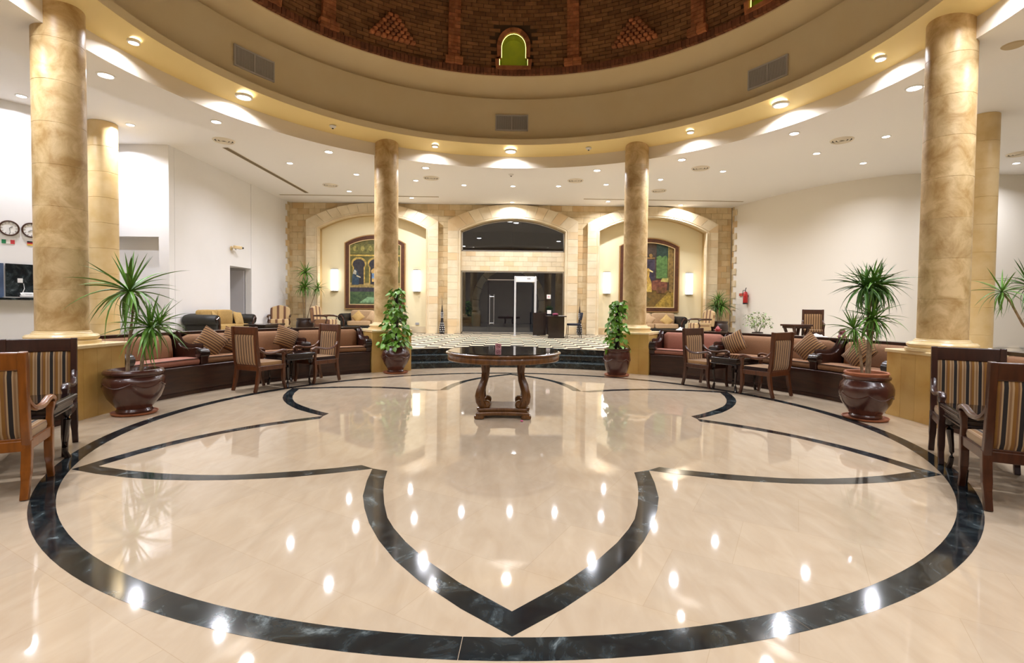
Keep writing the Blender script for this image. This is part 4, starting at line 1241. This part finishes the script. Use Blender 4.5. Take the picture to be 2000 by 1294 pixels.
for a in (170, 190, 210, 230, 250, 290, 310, 330, 350, 10):
    p = pol(5.8, a); downlight(p.x, p.y, 4.548, .085, LP * .65, 'downlight in the dropped ring beside or behind the viewpoint, out of view', 'ring downlights out of view')
mains = [(-8.25, 4.85, 'first white ceiling downlight right of the left foreground column'), (-9.19, 3.42, 'white ceiling downlight left of the left foreground column, over the clocks'), (-9.35, 5.63, 'faint white ceiling downlight beside the top of the rear left column'),
  (-6.03, 7.6, 'white ceiling downlight nearest the end of the sloping dark slot'), (-4.56, 8.67, 'white ceiling downlight nearer the lobby, just left of the column left of steps'), (-5.46, 10.84, 'white ceiling downlight over the left niche beside the slot'), (-2.94, 9.29, 'white ceiling downlight just right of the column left of steps'), (-3.55, 11.74, 'white ceiling downlight close to the rear wall right of the left column'),
  (-1.52, 9.79, 'white ceiling downlight left of the entrance axis'), (.03, 9.84, 'white ceiling downlight on the entrance axis'), (1.47, 9.76, 'white ceiling downlight right of the entrance axis'), (2.92, 9.48, 'white ceiling downlight just left of the column right of steps'),
  (4.41, 8.79, 'white ceiling downlight just right of the column right of steps'), (5.86, 7.82, 'white ceiling downlight right of the oval air diffuser, right lounge'), (7.45, 6.14, 'white ceiling downlight below the large right air diffuser'), (8.23, 4.9, 'white ceiling downlight right of the large right air diffuser'), (9.13, 6.88, 'white ceiling downlight nearest the curved right wall'), (12.98, 6.7, 'white ceiling downlight at the right edge of the photo'),
  (3.46, 11.92, 'white ceiling downlight over the long slot left of the right column'), (6.24, 12.40, 'white ceiling downlight washing the right niche arch'), (.01, 12.25, 'white ceiling downlight washing the entrance arch')]
for x, y, lab in mains:
    downlight(x, y, ZC - .002, .07, LP, lab, 'downlights in the white ceiling')
for a in (172, 190, 207, 223, 240, 257, 274, 291, 308, 325, 340, 355, 10):
    p = pol(9.7, a); downlight(p.x, p.y, ZC - .002, .085, LP * .6, 'downlight in the white ceiling beside or behind the viewpoint, out of view', 'ceiling downlights out of view')
for a in (0, 20, 340):
    p = pol(13.5, a); downlight(p.x, p.y, ZC - .002, .085, LP * .6, 'downlight in the white ceiling beside or behind the viewpoint, out of view', 'ceiling downlights out of view')

for x, y, lab in ((.20, 15.6, 'right one of the two close porch lamps seen through the fanlight'), (-.06, 15.3, 'left one of the two close porch lamps seen through the fanlight'), (-1.70, 20.5, 'porch lamp left of centre seen through the fanlight'), (2.6, 21.4, 'porch lamp at the right end of the fanlight'), (-2.85, 24.0, 'porch lamp low at the left end of the fanlight')):
    downlight(x, y, 5.036, .11, LP * .22, lab, 'lamps under the porch ceiling')
# round air diffusers, slots, detectors, wall grilles
dm = [MB().lathe([(r - .045, -.016), (r - .025, -.03), (r, -.004), (r, .002), (r - .045, .002), (r - .045, -.016)], 32).mesh('louvre_ring', 'fascia paint') for r in (.24, .17, .10)]
vm = MB().lathe([(0, -.003), (.23, -.003)], 32).mesh('dark_throat', 'dark void')
for x, y, lab in ((-6.79, 5.81, 'round air diffuser at the near end of the sloping slot'), (-2.42, 8.96, 'round air diffuser just right of the column left of steps'), (1.91, 9.04, 'round air diffuser right of the entrance axis'), (5.13, 7.55, 'round air diffuser right of the column right of steps'), (7.43, 5.17, 'largest looking round air diffuser, left of the right foreground column'), (-5.8, 10.02, 'round air diffuser over the left niche'), (4.78, 10.19, 'round air diffuser over the right niche'), (12.28, 5.96, 'round air diffuser at the right edge of the photo')):
    t = thing('air_diffuser', lab, 'air vent', (x, y, ZC - .002), 0, 'round ceiling diffusers')
    for m_ in dm: link('louvre_ring', m_, t)
    link('dark_throat', vm, t)
def slot(x0, y0, x1, y1, w, lab):
    L_ = hypot(x1 - x0, y1 - y0); t = thing('slot_diffuser', lab, 'air vent', ((x0 + x1) / 2, (y0 + y1) / 2, ZC), atan2(y1 - y0, x1 - x0), 'linear ceiling slots')
    part('dark_slot', MB().box((0, 0, -.006), (L_, w, .006)), mat('slot brown', (120, 102, 74), rough=.7), t, smooth=False)
    for s in (-1, 1):
        part('edge_strip', MB().box((0, s * (w / 2 + .008), -.006), (L_, .016, .008)), 'fascia paint', t, smooth=False)
slot(-7.05, 6.34, -7.0, 11.15, .13, 'sloping dark ceiling slot over the left lounge')
slot(-8.08, 11.48, -2.56, 11.52, .07, 'long ceiling slot parallel to the rear wall, left')
slot(2.53, 11.55, 8.22, 11.65, .07, 'long ceiling slot parallel to the rear wall, right')
def detector(p, lab):
    t = thing('smoke_detector', lab, 'smoke detector', p, 0, 'smoke detectors')
    part('body', MB().lathe([(0, -.045), (.03, -.045), (.04, -.03), (.06, -.02), (.065, 0), (0, 0)], 20), 'white plastic', t)
    part('sensor', MB().lathe([(0, -.055), (.018, -.055), (.02, -.045)], 12), 'dark void', t)
detector(pol(5.15, 133.1, 4.868), 'smoke detector in the yellow soffit left of the column left of steps')
detector(pol(5.15, 71.2, 4.868), 'smoke detector in the yellow soffit left of the column right of steps')
detector((-.03, 5.91, 4.55), 'smoke detector in the dropped ring on the entrance axis')
tag(part('ceiling_speaker', MB().lathe([(0, -.012), (.10, -.012), (.115, 0), (0, 0)], 28, (5.96, -.16, 4.55)), mat('speaker beige', (196, 176, 140), rough=.7)), 'flat beige round ceiling speaker right of the right foreground column', 'speaker')
for a, lab in ((150.1, 'left air grille on the curved drum'), (90.3, 'middle air grille on the curved drum'), (30.4, 'right air grille on the curved drum')):
    t = thing('air_grille', lab, 'air vent', (0, 0, 0), radians(a), 'air grilles on the drum')
    h = 3.95
    part('grille_back', MB().ring([(5.112, 5.31), (5.118, 5.31), (5.118, 5.62), (5.112, 5.62)], -h, h, 8), 'grille shade', t, smooth=False)
    m = MB().ring([(5.085, 5.615), (5.118, 5.615), (5.118, 5.64), (5.085, 5.64)], -h, h, 8).ring([(5.085, 5.29), (5.118, 5.29), (5.118, 5.315), (5.085, 5.315)], -h, h, 8)
    for e in (-h, 0, h):
        m.ring([(5.085, 5.29), (5.118, 5.29), (5.118, 5.64), (5.085, 5.64)], e - .14, e + .14, 1)
    part('grille_frame', m, 'grille metal', t, smooth=False)
    m = MB()
    for k in range(44):
        e = -h + 2 * h * (k + .5) / 44
        m.box((0, 0, 5.465), (.018, .009, .30), m=Matrix.Rotation(radians(e), 4, 'Z') @ Matrix.Translation((5.098, 0, 0)))
    s_ = part('slats', m, 'grille metal', t, smooth=False); s_['kind'] = 'stuff'

# ------------------------------------------------------------------ potted plants
def leaf_mesh(nm, w, droop, matname, n=7, fold=.35):
    rows = []
    for i in range(n + 1):
        s = i / n
        ww = w * (min(1, .35 + 2.4 * s) * (1 - s ** 2.2)) + .0008
        z = -droop * s * s; x = s * (1 - .30 * droop * s)
        rows.append([(x, -ww / 2, z + fold * ww), (x, 0, z), (x, ww / 2, z + fold * ww)])
    return MB().grid(rows).mesh(nm, matname, angle=80)
LG = {}
for mn in ('leaf green', 'leaf dark'):
    LG[mn] = [leaf_mesh('leaf', .072, d, mn) for d in (.05, .3, .6, .95)]
def crown(t, c, n, L, mn, e0=85, e1=-35, rs=None, wmul=1.0):
    rs = rs or R
    for i in range(n):
        u = i / (n - 1)
        e = e0 + (e1 - e0) * (u ** .8) + rs.uniform(-8, 8)
        az = i * 137.5 + rs.uniform(-14, 14)
        k = min(3, int(u * 3.3 + rs.uniform(0, .7)))
        l = L * rs.uniform(.72, 1.08) * (.8 + .3 * sin(pi * min(1, u * 1.2)))
        o = link('leaf', LG[mn][k], t, c, (rs.uniform(-.3, .3), -radians(e), radians(az)), (l, l * wmul if l > .2 else .2 * wmul, l))
POTS = {
 'wide': [(0, .03), (.19, .03), (.20, .05), (.185, .08), (.22, .13), (.285, .22), (.325, .33), (.335, .42), (.325, .47), (.30, .495), (.30, .51), (.325, .525), (.33, .55), (.31, .575), (.275, .578), (.262, .55), (.25, .50), (0, .50)],
 'belly': [(0, .03), (.175, .03), (.18, .05), (.17, .07), (.205, .12), (.265, .22), (.295, .33), (.295, .40), (.275, .455), (.245, .485), (.24, .50), (.258, .515), (.262, .54), (.245, .552), (.225, .55), (.215, .50), (0, .50)],
 'urn': [(0, .03), (.17, .03), (.175, .05), (.155, .07), (.175, .11), (.235, .20), (.28, .31), (.285, .38), (.265, .45), (.225, .50), (.21, .525), (.225, .545), (.235, .57), (.21, .575), (.195, .55), (.19, .50), (0, .50)],
 'barrel': [(0, .03), (.185, .03), (.195, .06), (.225, .14), (.255, .25), (.27, .36), (.262, .45), (.245, .50), (.25, .515), (.268, .53), (.265, .555), (.24, .56), (.22, .54), (.21, .50), (0, .50)],
 'drum': [(0, 0), (.23, 0), (.26, .04), (.30, .15), (.312, .28), (.30, .40), (.275, .46), (.285, .475), (.30, .49), (.295, .525), (.265, .53), (.25, .50), (.24, .44), (0, .44)],
 'low': [(0, 0), (.22, 0), (.25, .04), (.295, .14), (.305, .24), (.29, .33), (.265, .37), (.275, .385), (.29, .40), (.285, .425), (.255, .43), (.24, .40), (.23, .36), (0, .36)]}
def pot(t, kind, matname, soil_z, saucer=True, sc=1.0, swag=False):
    p = part('pot', MB().lathe([(r * sc, z * sc) for r, z in POTS[kind]], 48), matname, t)
    part('soil', MB().lathe([(0, soil_z + .012), (.20 * sc, soil_z), (.21 * sc, soil_z - .03)], 24), 'soil', t)
    if saucer:
        part('saucer', MB().lathe([(0, .0), (.215 * sc, 0), (.24 * sc, .012), (.255 * sc, .034), (.245 * sc, .034), (.23 * sc, .02), (0, .02)], 40), 'terracotta', t)
    if swag:
        rr = max(POTS[kind], key=lambda q: q[0])
        for k in range(6):
            a0 = k * 60
            pts = []
            for i in range(9):
                a = radians(a0 + 60 * i / 8); zz = (rr[1] - .0 - .055 * sin(pi * i / 8)) * sc
                r_ = None
                pr = POTS[kind]
                for (r0, z0), (r1, z1) in zip(pr, pr[1:]):
                    if z0 * sc <= zz <= z1 * sc and z1 > z0:
                        r_ = (r0 + (r1 - r0) * (zz / sc - z0) / (z1 - z0)) * sc; break
                pts.append((r_ * cos(a), r_ * sin(a), zz))
            part('swag_relief', MB().tube(pts, .008, 6), matname, p)
    return p
def stem(t, pts, r0, r1, matname='stem'):
    n = len(pts)
    part('stem', MB().tube(pts, [r0 + (r1 - r0) * i / (n - 1) for i in range(n)], 8), matname, t)

rs = random.Random(3)
t = thing('potted_plant', 'tall dragon tree in a wide glazed pot beside the left foreground pedestal', 'plant', (-4.655, .06, 0), 0)
pot(t, 'wide', 'glazed brown', .50, swag=True, sc=.96)
stem(t, [(-.06, -.03, .49), (-.05, -.03, .75), (-.02, -.02, 1.05), (-.01, 0, 1.25), (-.04, 0, 1.50)], .022, .014)
crown(t, (-.045, 0, 1.50), 54, .66, 'leaf green', 84, -38, rs)
stem(t, [(.09, -.02, .49), (.12, -.02, .70), (.16, -.01, .92), (.20, 0, 1.06)], .022, .016)
crown(t, (.20, 0, 1.06), 60, .52, 'leaf green', 84, -48, rs)
crown(t, (.30, .02, 1.10), 18, .44, 'leaf green', 80, 0, rs)

t = thing('potted_plant', 'bushy multi stem dragon tree in a round pot beside the right foreground pedestal', 'plant', (4.47, .07, 0), 0)
pot(t, 'belly', 'glazed brown', .50, swag=True)
part('inner_pot', MB().lathe([(.225, .50), (.23, .565), (.245, .585), (.235, .60), (.215, .595), (.205, .50)], 40), 'terracotta', t)
stem(t, [(.0, 0, .50), (.02, 0, .85), (.0, 0, 1.2), (.03, 0, 1.62)], .024, .02)
stem(t, [(.05, .03, .50), (.06, .02, .9), (.07, 0, 1.25)], .018, .014)
stem(t, [(-.06, -.02, .50), (-.10, -.02, .85), (-.17, 0, 1.10)], .018, .014)
crown(t, (-.06, 0, 1.66), 66, .44, 'leaf dark', 78, -55, rs, 1.15)
crown(t, (.13, .03, 1.68), 66, .44, 'leaf dark', 78, -60, rs, 1.15)
crown(t, (.02, -.02, 1.70), 36, .40, 'leaf green', 84, -30, rs)
crown(t, (.02, -.05, 1.27), 48, .42, 'leaf green', 84, -45, rs, 1.1)
crown(t, (-.19, -.02, 1.13), 46, .36, 'leaf green', 84, -60, rs)
crown(t, (.10, .03, 1.22), 34, .34, 'leaf dark', 70, -60, rs)

def ivy_leaf():
    o = [(0, 0), (.18, -.34), (.45, -.42), (.75, -.28), (1.0, 0), (.75, .28), (.45, .42), (.18, .34)]
    vs = [(x, y, -.25 * x * x + .18 * abs(y)) for x, y in o] + [(.5, 0, -.08)]
    return MB().add(vs, [(i, (i + 1) % 8, 8) for i in range(8)])
im = ivy_leaf().mesh('leaf', 'ivy green', angle=80)
def ivy(label, x, y, potkind, top, sparse, n, sc=1.0, seed=5):
    q = random.Random(seed)
    t = thing('potted_plant', label, 'plant', (x, y, 0), 0)
    pot(t, potkind, 'glazed brown' if potkind == 'urn' else 'glazed brown', .50, swag=True, sc=sc)
    part('moss_pole', MB().tube([(0, 0, .48), (.005, 0, 1.0), (0, 0, top - .10)], .045, 10), 'moss pole', t)
    for v in range(4):
        a = v * 1.7
        part('vine', MB().tube([(.06 * cos(a + z * 5), .06 * sin(a + z * 5), z) for z in [.5 + (top - .6) * k / 14 for k in range(15)]], .006, 6), 'green stem', t)
    for i in range(n):
        u = q.random() ** (1.35 if not sparse else 1.05)
        z = .54 + u * (top - .56)
        rad = (.34 - .24 * u) if not sparse else (.25 - .12 * u)
        rr = rad * q.uniform(.35, 1.0)
        a = q.uniform(0, 2 * pi)
        l = q.uniform(.085, .13)
        link('leaf', im, t, (rr * cos(a), rr * sin(a), z), (q.uniform(-.7, .7), q.uniform(.1, 1.1), a + q.uniform(-.9, .9)), (l, l, l))
    return t
ivy('dense leafy climber on a moss pole in the pot left of the steps', -2.36, 4.12, 'urn', 1.76, False, 300)
ivy('sparse leafy climber on a dark pole in the pot right of the steps', 2.16, 3.98, 'barrel', 1.54, True, 240, seed=9)

t = thing('potted_plant', 'slender three stem palm in a brown pot left of the left niche', 'plant', (-7.45, 12.10, ZU), 0)
pot(t, 'drum', 'pot dark', .45, False)
for (bx, tx, tz) in ((-.05, -.10, 1.60), (.0, .02, 2.17), (.04, .42, 1.62)):
    stem(t, [(bx, 0, .36), (bx + (tx - bx) * .3, 0, .36 + (tz - .36) * .4), (tx, 0, tz)], .014, .009)
crown(t, (.02, 0, 2.17), 46, .52, 'leaf green', 80, -25, rs, 1.35)
crown(t, (.0, 0, 1.66), 46, .52, 'leaf green', 80, -30, rs, 1.35)
crown(t, (-.14, 0, 1.60), 26, .40, 'leaf green', 70, -30, rs, 1.35)
crown(t, (.45, 0, 1.62), 34, .44, 'leaf green', 80, -35, rs, 1.35)
t = thing('potted_plant', 'bushy palm in a dark pot beside the fire extinguisher', 'plant', (7.60, 12.05, ZU), 0)
pot(t, 'drum', 'pot dark', .45, False, sc=1.08)
for (bx, tx, tz) in ((-.03, -.06, 1.10), (.02, .03, 1.30), (.05, .18, 1.05)):
    stem(t, [(bx, 0, .40), ((bx + tx) / 2, 0, .75), (tx, 0, tz)], .016, .012)
crown(t, (-.02, 0, 1.34), 40, .50, 'leaf green', 84, -20, rs)
crown(t, (.08, 0, 1.12), 60, .60, 'leaf green', 80, -55, rs)
crown(t, (-.12, 0, 1.12), 44, .52, 'leaf dark', 75, -55, rs)
t = thing('potted_plant', 'slender palm leaning in at the right edge behind the foreground column', 'plant', (6.50, -.30, ZU), 0)
pot(t, 'low', 'matt brown', .37, False)
stem(t, [(-.05, 0, .36), (-.25, 0, .60), (-.45, 0, .85), (-.60, .0, 1.10), (-.71, 0, 1.22)], .016, .010)
stem(t, [(.0, 0, .36), (-.15, 0, .8), (-.38, 0, 1.27)], .016, .010)
crown(t, (-.71, 0, 1.22), 34, .36, 'leaf green', 82, -60, rs)
crown(t, (-.38, 0, 1.29), 40, .42, 'leaf dark', 82, -50, rs)
t = thing('potted_plant', 'small variegated leafy shrub showing above the right ledge', 'plant', (6.92, 7.80, ZU), 0)
pot(t, 'low', 'matt brown', .37, False, sc=.7)
fmz = ivy_leaf().mesh('leaf', 'ficus green', angle=80)
for k in range(5):
    a = k * 1.25
    stem(t, [(0, 0, .26), (.10 * cos(a), .10 * sin(a), .5), (.26 * cos(a), .26 * sin(a), .76)], .010, .005, 'green stem')
for i in range(170):
    a = rs.uniform(0, 2 * pi); u = rs.random()
    rr = .40 * sqrt(rs.random()); z = .50 + .42 * u * (1.1 - (rr / .45) ** 2 * .5)
    l = rs.uniform(.06, .10)
    link('leaf', fmz, t, (rr * cos(a), rr * sin(a) * .8, z), (rs.uniform(-.6, .6), rs.uniform(-.5, .8), rs.uniform(0, 6.28)), (l, l * .6, l))

# ------------------------------------------------------------------ entrance furniture
md = thing('metal_detector', 'white walk through metal detector in front of the glass doors', 'metal detector', (.51, 11.75, ZU), 0)
for s, w in ((-1, .06), (1, .06)):
    x = s * .36
    part('side_panel', MB().box((x, .0, 1.05), (w, .42, 2.10)), 'white plastic', md, smooth=False, bevel=.01)
    part('panel_edge', MB().box((x, -.212, 1.05), (.02, .01, 2.05)), 'grey plastic', md, smooth=False)
    part('foot_plate', MB().box((x, 0, .012), (.10, .52, .024)), 'grey plastic', md, smooth=False)
part('header_box', MB().box((0, 0, 2.00), (.66, .24, .20)), 'white plastic', md, smooth=False, bevel=.01)
part('display', MB().box((.12, -.122, 2.02), (.12, .006, .05)), 'grey plastic', md, smooth=False)
dk = thing('reception_desk', 'dark wooden security desk beside the entrance doors', 'desk', (1.50, 10.75, ZU), 0)
part('desk_top', MB().box((0, -.02, .715), (.66, 1.06, .035)), 'black wood', dk, smooth=False, bevel=.006)
part('front_panel', MB().box((0, -.48, .37), (.52, .03, .66)), 'black wood', dk, smooth=False)
part('side_panel', MB().box((-.24, 0, .40), (.03, .94, .60)), 'black wood', dk, smooth=False)
part('side_panel', MB().box((.24, 0, .40), (.03, .94, .60)), 'black wood', dk, smooth=False)
part('plinth', MB().box((0, -.47, .03), (.55, .06, .06)), 'black wood', dk, smooth=False)
tag(part('side_screen', MB().box((1.02, 11.55, ZU + .42), (.46, .05, .80)), 'black wood', smooth=False, bevel=.005), 'low dark panel behind the security desk', 'panel')
tag(part('cloth_bag', MB().cushion((1.52, 10.9, ZU + .775), (.20, .16, .085), r=.7), mat('maroon cloth', (130, 50, 74), rough=.8)), 'small maroon cloth bundle on the security desk', 'cloth')
tag(part('paper_sheet', MB().box((1.70, 10.6, ZU + .735), (.18, .24, .004)), 'paper', smooth=False), 'white sheet of paper on the security desk', 'paper')
oc = thing('office_chair', 'black visitor chair with steel legs beside the security desk', 'chair', (2.12, 10.65, ZU), radians(90))
part('seat', MB().cushion((0, 0, .445), (.44, .44, .07), r=.3), 'navy fabric', oc)
part('backrest', MB().cushion((0, 0, 0), (.42, .05, .27), r=.4, m=Matrix.Translation((0, -.25, .72)) @ Matrix.Rotation(.18, 4, 'X')), 'navy fabric', oc)
for s in (-1, 1):
    part('leg', MB().tube([(s * .21, .20, .42), (s * .22, .23, 0)], .011, 8), 'black plastic', oc)
    part('leg', MB().tube([(s * .21, -.17, .42), (s * .22, -.24, 0)], .011, 8), 'black plastic', oc)
    part('back_upright', MB().tube([(s * .17, -.15, .42), (s * .17, -.22, .50), (s * .17, -.255, .72)], .011, 8), 'black plastic', oc)
def vase(x, y, lab):
    t = thing('floor_vase', lab, 'vase', (x, y, ZU), 0, 'tall patterned floor vases')
    prof = [(0, 0), (.075, 0), (.09, .02), (.105, .12), (.10, .22), (.075, .36), (.05, .48), (.038, .60), (.045, .68), (.05, .74), (.045, .80), (.028, .88), (.018, 1.0), (.014, 1.06), (0, 1.06)]
    b = part('body', MB().lathe(prof, 24), mat('vase black', (30, 24, 22), rough=.4), t)
    m = MB()
    for z, r_ in ((.07, .099), (.15, .105), (.23, .099), (.31, .084), (.39, .069), (.60, .040), (.66, .046), (.72, .051), (.78, .048)):
        for k in range(8):
            a = k * pi / 4 + (z * 20 % 2) * pi / 8
            m.cushion((0, 0, 0), (.012, .034 * r_ / .1, .042), r=.8, n=4, m=Matrix.Rotation(a, 4, 'Z') @ Matrix.Translation((r_, 0, z)))
    d = part('inlay_dots', m, 'white plastic', t); d['kind'] = 'stuff'
    for k in range(4):
        a = k * 1.6
        part('twig', MB().tube([(0, 0, 1.0), (.02 * cos(a), .02 * sin(a), 1.2), (.05 * cos(a), .05 * sin(a), 1.32 + .03 * k)], .004, 5), 'stem', t)
vase(-2.55, 12.50, 'tall black patterned vase left of the entrance')
vase(2.57, 12.50, 'tall black patterned vase right of the entrance behind the chair')

# ------------------------------------------------------------------ wall bits
ex = thing('fire_extinguisher', 'red fire extinguisher hung on the curved right wall', 'fire extinguisher', (8.44, 11.80, 1.58), radians(-75))
part('cylinder', MB().lathe([(0, 0), (.075, 0), (.08, .02), (.08, .36), (.065, .42), (.03, .45), (0, .45)], 24), 'red enamel', ex)
part('base_ring', MB().lathe([(.081, 0), (.083, .0), (.083, .05), (.081, .05)], 24), 'black plastic', ex)
part('label', MB().lathe([(.0815, .14), (.0815, .30)], 12, a0=120, a1=250), 'paper', ex)
part('valve', MB().tube([(0, 0, .44), (0, 0, .50), (.03, -.02, .54), (.08, -.04, .58)], .014, 8), 'black plastic', ex)
part('hose', MB().tube([(0, 0, .49), (-.06, -.05, .50), (-.10, -.03, .40), (-.095, .0, .2)], .011, 8), 'black plastic', ex)
part('bracket', MB().box((0, .085, .30), (.04, .05, .06)), 'black plastic', ex, smooth=False)
o = tag(part('wall_sign', MB().box((0, 0, 0), (.02, .20, .10)), 'sign red', smooth=False), 'small red sign beside the fire extinguisher', 'sign')
o.location = (8.43, 12.13, 1.93); o.rotation_euler = (0, 0, radians(8))
cc = thing('security_camera', 'small beige camera on a bracket on the left lounge wall', 'camera', (-8.34, 8.9, 3.05), 0)
part('wall_plate', MB().lathe([(0, 0), (.06, 0), (.06, .02), (0, .02)], 20), 'ledge stone', cc).rotation_euler = (0, pi / 2, 0)
part('bracket', MB().tube([(0, 0, 0), (.10, 0, .0), (.14, .02, -.05)], .014, 8), 'grey plastic', cc)
part('housing', MB().box((0, 0, 0), (.10, .26, .09), m=Matrix.Translation((.16, .06, .03)) @ Matrix.Rotation(-.3, 4, 'Z')), 'ledge stone', cc, smooth=False, bevel=.015)
part('lens_hood', MB().tube([(.20, .18, .03), (.22, .25, .03)], .03, 12), 'black plastic', cc)
def clock(tt, hh, mm, lab):
    p = onwall(tt, .0, 2.79)
    t = thing('wall_clock', lab, 'clock', p, wrz, 'world clocks')
    part('rim', MB().tube([(.135 * cos(a), -.02, .135 * sin(a)) for a in [2 * pi * i / 36 for i in range(37)]], .014, 8, up=(0, 1, 0)), 'umber wood', t)
    part('face', MB().prism([(.13 * cos(2 * pi * i / 36), .13 * sin(2 * pi * i / 36)) for i in range(36)], -.018, -.001, 'y'), 'white plastic', t, smooth=False)
    for k in range(12):
        a = k * pi / 6
        part('hour_mark', MB().box((0, 0, 0), (.006, .003, .02 if k % 3 else .032), m=Matrix.Translation((.105 * sin(a), -.02, .105 * cos(a))) @ Matrix.Rotation(a, 4, 'Y')), 'black plastic', t, smooth=False)
    for a, l, w_ in ((hh, .06, .008), (mm, .095, .005)):
        part('hand', MB().box((0, 0, l / 2), (w_, .003, l), m=Matrix.Translation((0, -.023, 0)) @ Matrix.Rotation(radians(a), 4, 'Y')), 'black plastic', t, smooth=False)
clock(-.115, 55, 170, 'round wall clock above the green white and red flag')
clock(.20, 235, 120, 'round wall clock half hidden by the left foreground column')
f1 = thing('flag_plate', 'small green white and red flag below the left wall clock', 'flag', onwall(-.13, .004, 2.53), wrz, 'flags below the clocks')
for k, mn in enumerate(('flag green', 'paper', 'flag red')):
    part('flag_band', MB().box(((k - 1) * .06, 0, 0), (.06, .006, .075)), mn, f1, smooth=False)
f2 = thing('flag_plate', 'small black red and gold flag below the half hidden clock', 'flag', onwall(.20, .004, 2.53), wrz, 'flags below the clocks')
for k, mn in enumerate(('flag black', 'flag red', 'flag gold')):
    part('flag_band', MB().box((0, 0, .028 - k * .028), (.13, .006, .028)), mn, f2, smooth=False)
mp_ = thing('marble_panel', 'dark green marble panel with a ledge on the reception wall', 'panel', onwall(0, 0, 1.44), wrz)
part('panel_slab', MB().box((-.98, -.02, .34), (1.55, .03, .66)), mat('marble reflection', (86, 104, 134), (70, 84, 110), rough=.15, scale=4), mp_, smooth=False)  # bluish light reflected in the green marble, painted as this slab's colour
part('panel_slab', MB().box((.22, -.02, .34), (.80, .03, .66)), 'green marble', mp_, smooth=False)
part('ledge', MB().box((-.55, -.17, -.01), (2.4, .34, .04)), 'black marble', mp_, smooth=False)
o = tag(part('light_switch', MB().box((0, -.008, 0), (.075, .016, .085)), 'white plastic', smooth=False, bevel=.004), 'square white switch plate on the green marble panel', 'switch')
o.location = onwall(.02, .036, 1.79); o.rotation_euler = (0, 0, wrz)
ph = thing('telephone', 'white telephone on the marble ledge', 'telephone', onwall(.10, .16, 1.455), wrz)
part('body', MB().cushion((0, 0, .03), (.20, .16, .06), r=.3), 'white plastic', ph)
part('handset', MB().tube([(-.10, -.02, .07), (-.05, -.03, .085), (.05, -.03, .085), (.10, -.02, .07)], [.028, .018, .018, .028], 10), 'white plastic', ph)
part('cord', MB().tube([(-.02, .06, .05), (-.05, .10, .10), (-.02, .12, .18), (-.03, .125, .28)], .006, 6), 'white plastic', ph)
tag(part('folder', MB().box(tuple(onwall(-.12, .15, 1.463)), (.22, .16, .012), rz=wrz), 'paper', smooth=False), 'flat white folder beside the telephone on the ledge', 'folder')

# ------------------------------------------------------------------ things on the ledges
def cloth(label, p, s, seed):
    q = random.Random(seed); m = MB(); n = 10; rows = []
    for i in range(n + 1):
        row = []
        for j in range(n + 1):
            u, v = -1 + 2 * i / n, -1 + 2 * j / n
            h = max(0, 1 - (u * u + v * v) * .55) * s[2] * (.55 + .45 * sin(3 * u + seed) * cos(4 * v + seed)) + q.uniform(0, .012)
            e = .75 + .25 * sin(5 * atan2(v, u) + seed)
            row.append((p[0] + u * s[0] / 2 * e, p[1] + v * s[1] / 2 * e, p[2] + h * (0 if max(abs(u), abs(v)) > .99 else 1) + .002))
        rows.append(row)
    tag(part('cloth', m.grid(rows), mat('white cloth', (238, 234, 226), rough=.85), angle=70), label, 'cloth')
cloth('crumpled white cloth on the ledge behind the far end of right bench', pol(6.02, 52, .885), (.20, .16, .10), 2)
cloth('spread white cloth on the ledge right of the upper brown armchair', pol(6.03, 26.3, .885), (.40, .22, .07), 5)
cloth('white napkin on the right foreground pedestal beside the column', pol(5.86 - .25, -3.6, .872), (.18, .14, .07), 8)
rl = thing('lotus_ornament', 'small red tiered ornament on the ledge in front of the rear right pot', 'ornament', pol(6.03, 44.4, .885), 0)
part('base', MB().lathe([(0, 0), (.07, 0), (.085, .015), (.05, .03), (0, .03)], 20), mat('dull red', (150, 60, 54), rough=.5), rl)
for k in range(10):
    a = k * 2 * pi / 10
    part('petal', MB().cushion((0, 0, 0), (.07, .035, .014), r=.8, n=5, m=Matrix.Rotation(a, 4, 'Z') @ Matrix.Translation((.05, 0, .05)) @ Matrix.Rotation(-.6, 4, 'Y')), 'dull red', rl)
part('top_bud', MB().lathe([(0, .03), (.045, .05), (.05, .08), (.025, .12), (0, .15)], 14), 'dull red', rl)
og = thing('lit_ornament', 'dark red ornament with tiny lights on the ledge beside the tall plant', 'ornament', pol(6.03, 21.8, .885), 0)
part('body', MB().lathe([(0, 0), (.07, 0), (.08, .04), (.05, .08), (.06, .12), (.03, .17), (0, .18)], 16), mat('wine red', (92, 30, 28), rough=.4), og)
for k in range(6):
    part('tiny_lamp', MB().cushion((.075 * cos(k), .075 * sin(k), .03 + .02 * (k % 3)), (.014, .014, .014), r=1, n=4), 'niche strip', og)
at = thing('ash_tray', 'dark tray on the cream ledge behind the right foreground chairs', 'tray', pol(6.02, -7.3, .885), radians(20))
part('tray', MB().box((0, 0, .012), (.22, .14, .024)), 'black plastic', at, smooth=False, bevel=.006)
part('paper_liner', MB().box((0, 0, .027), (.16, .09, .006)), 'paper', at, smooth=False)
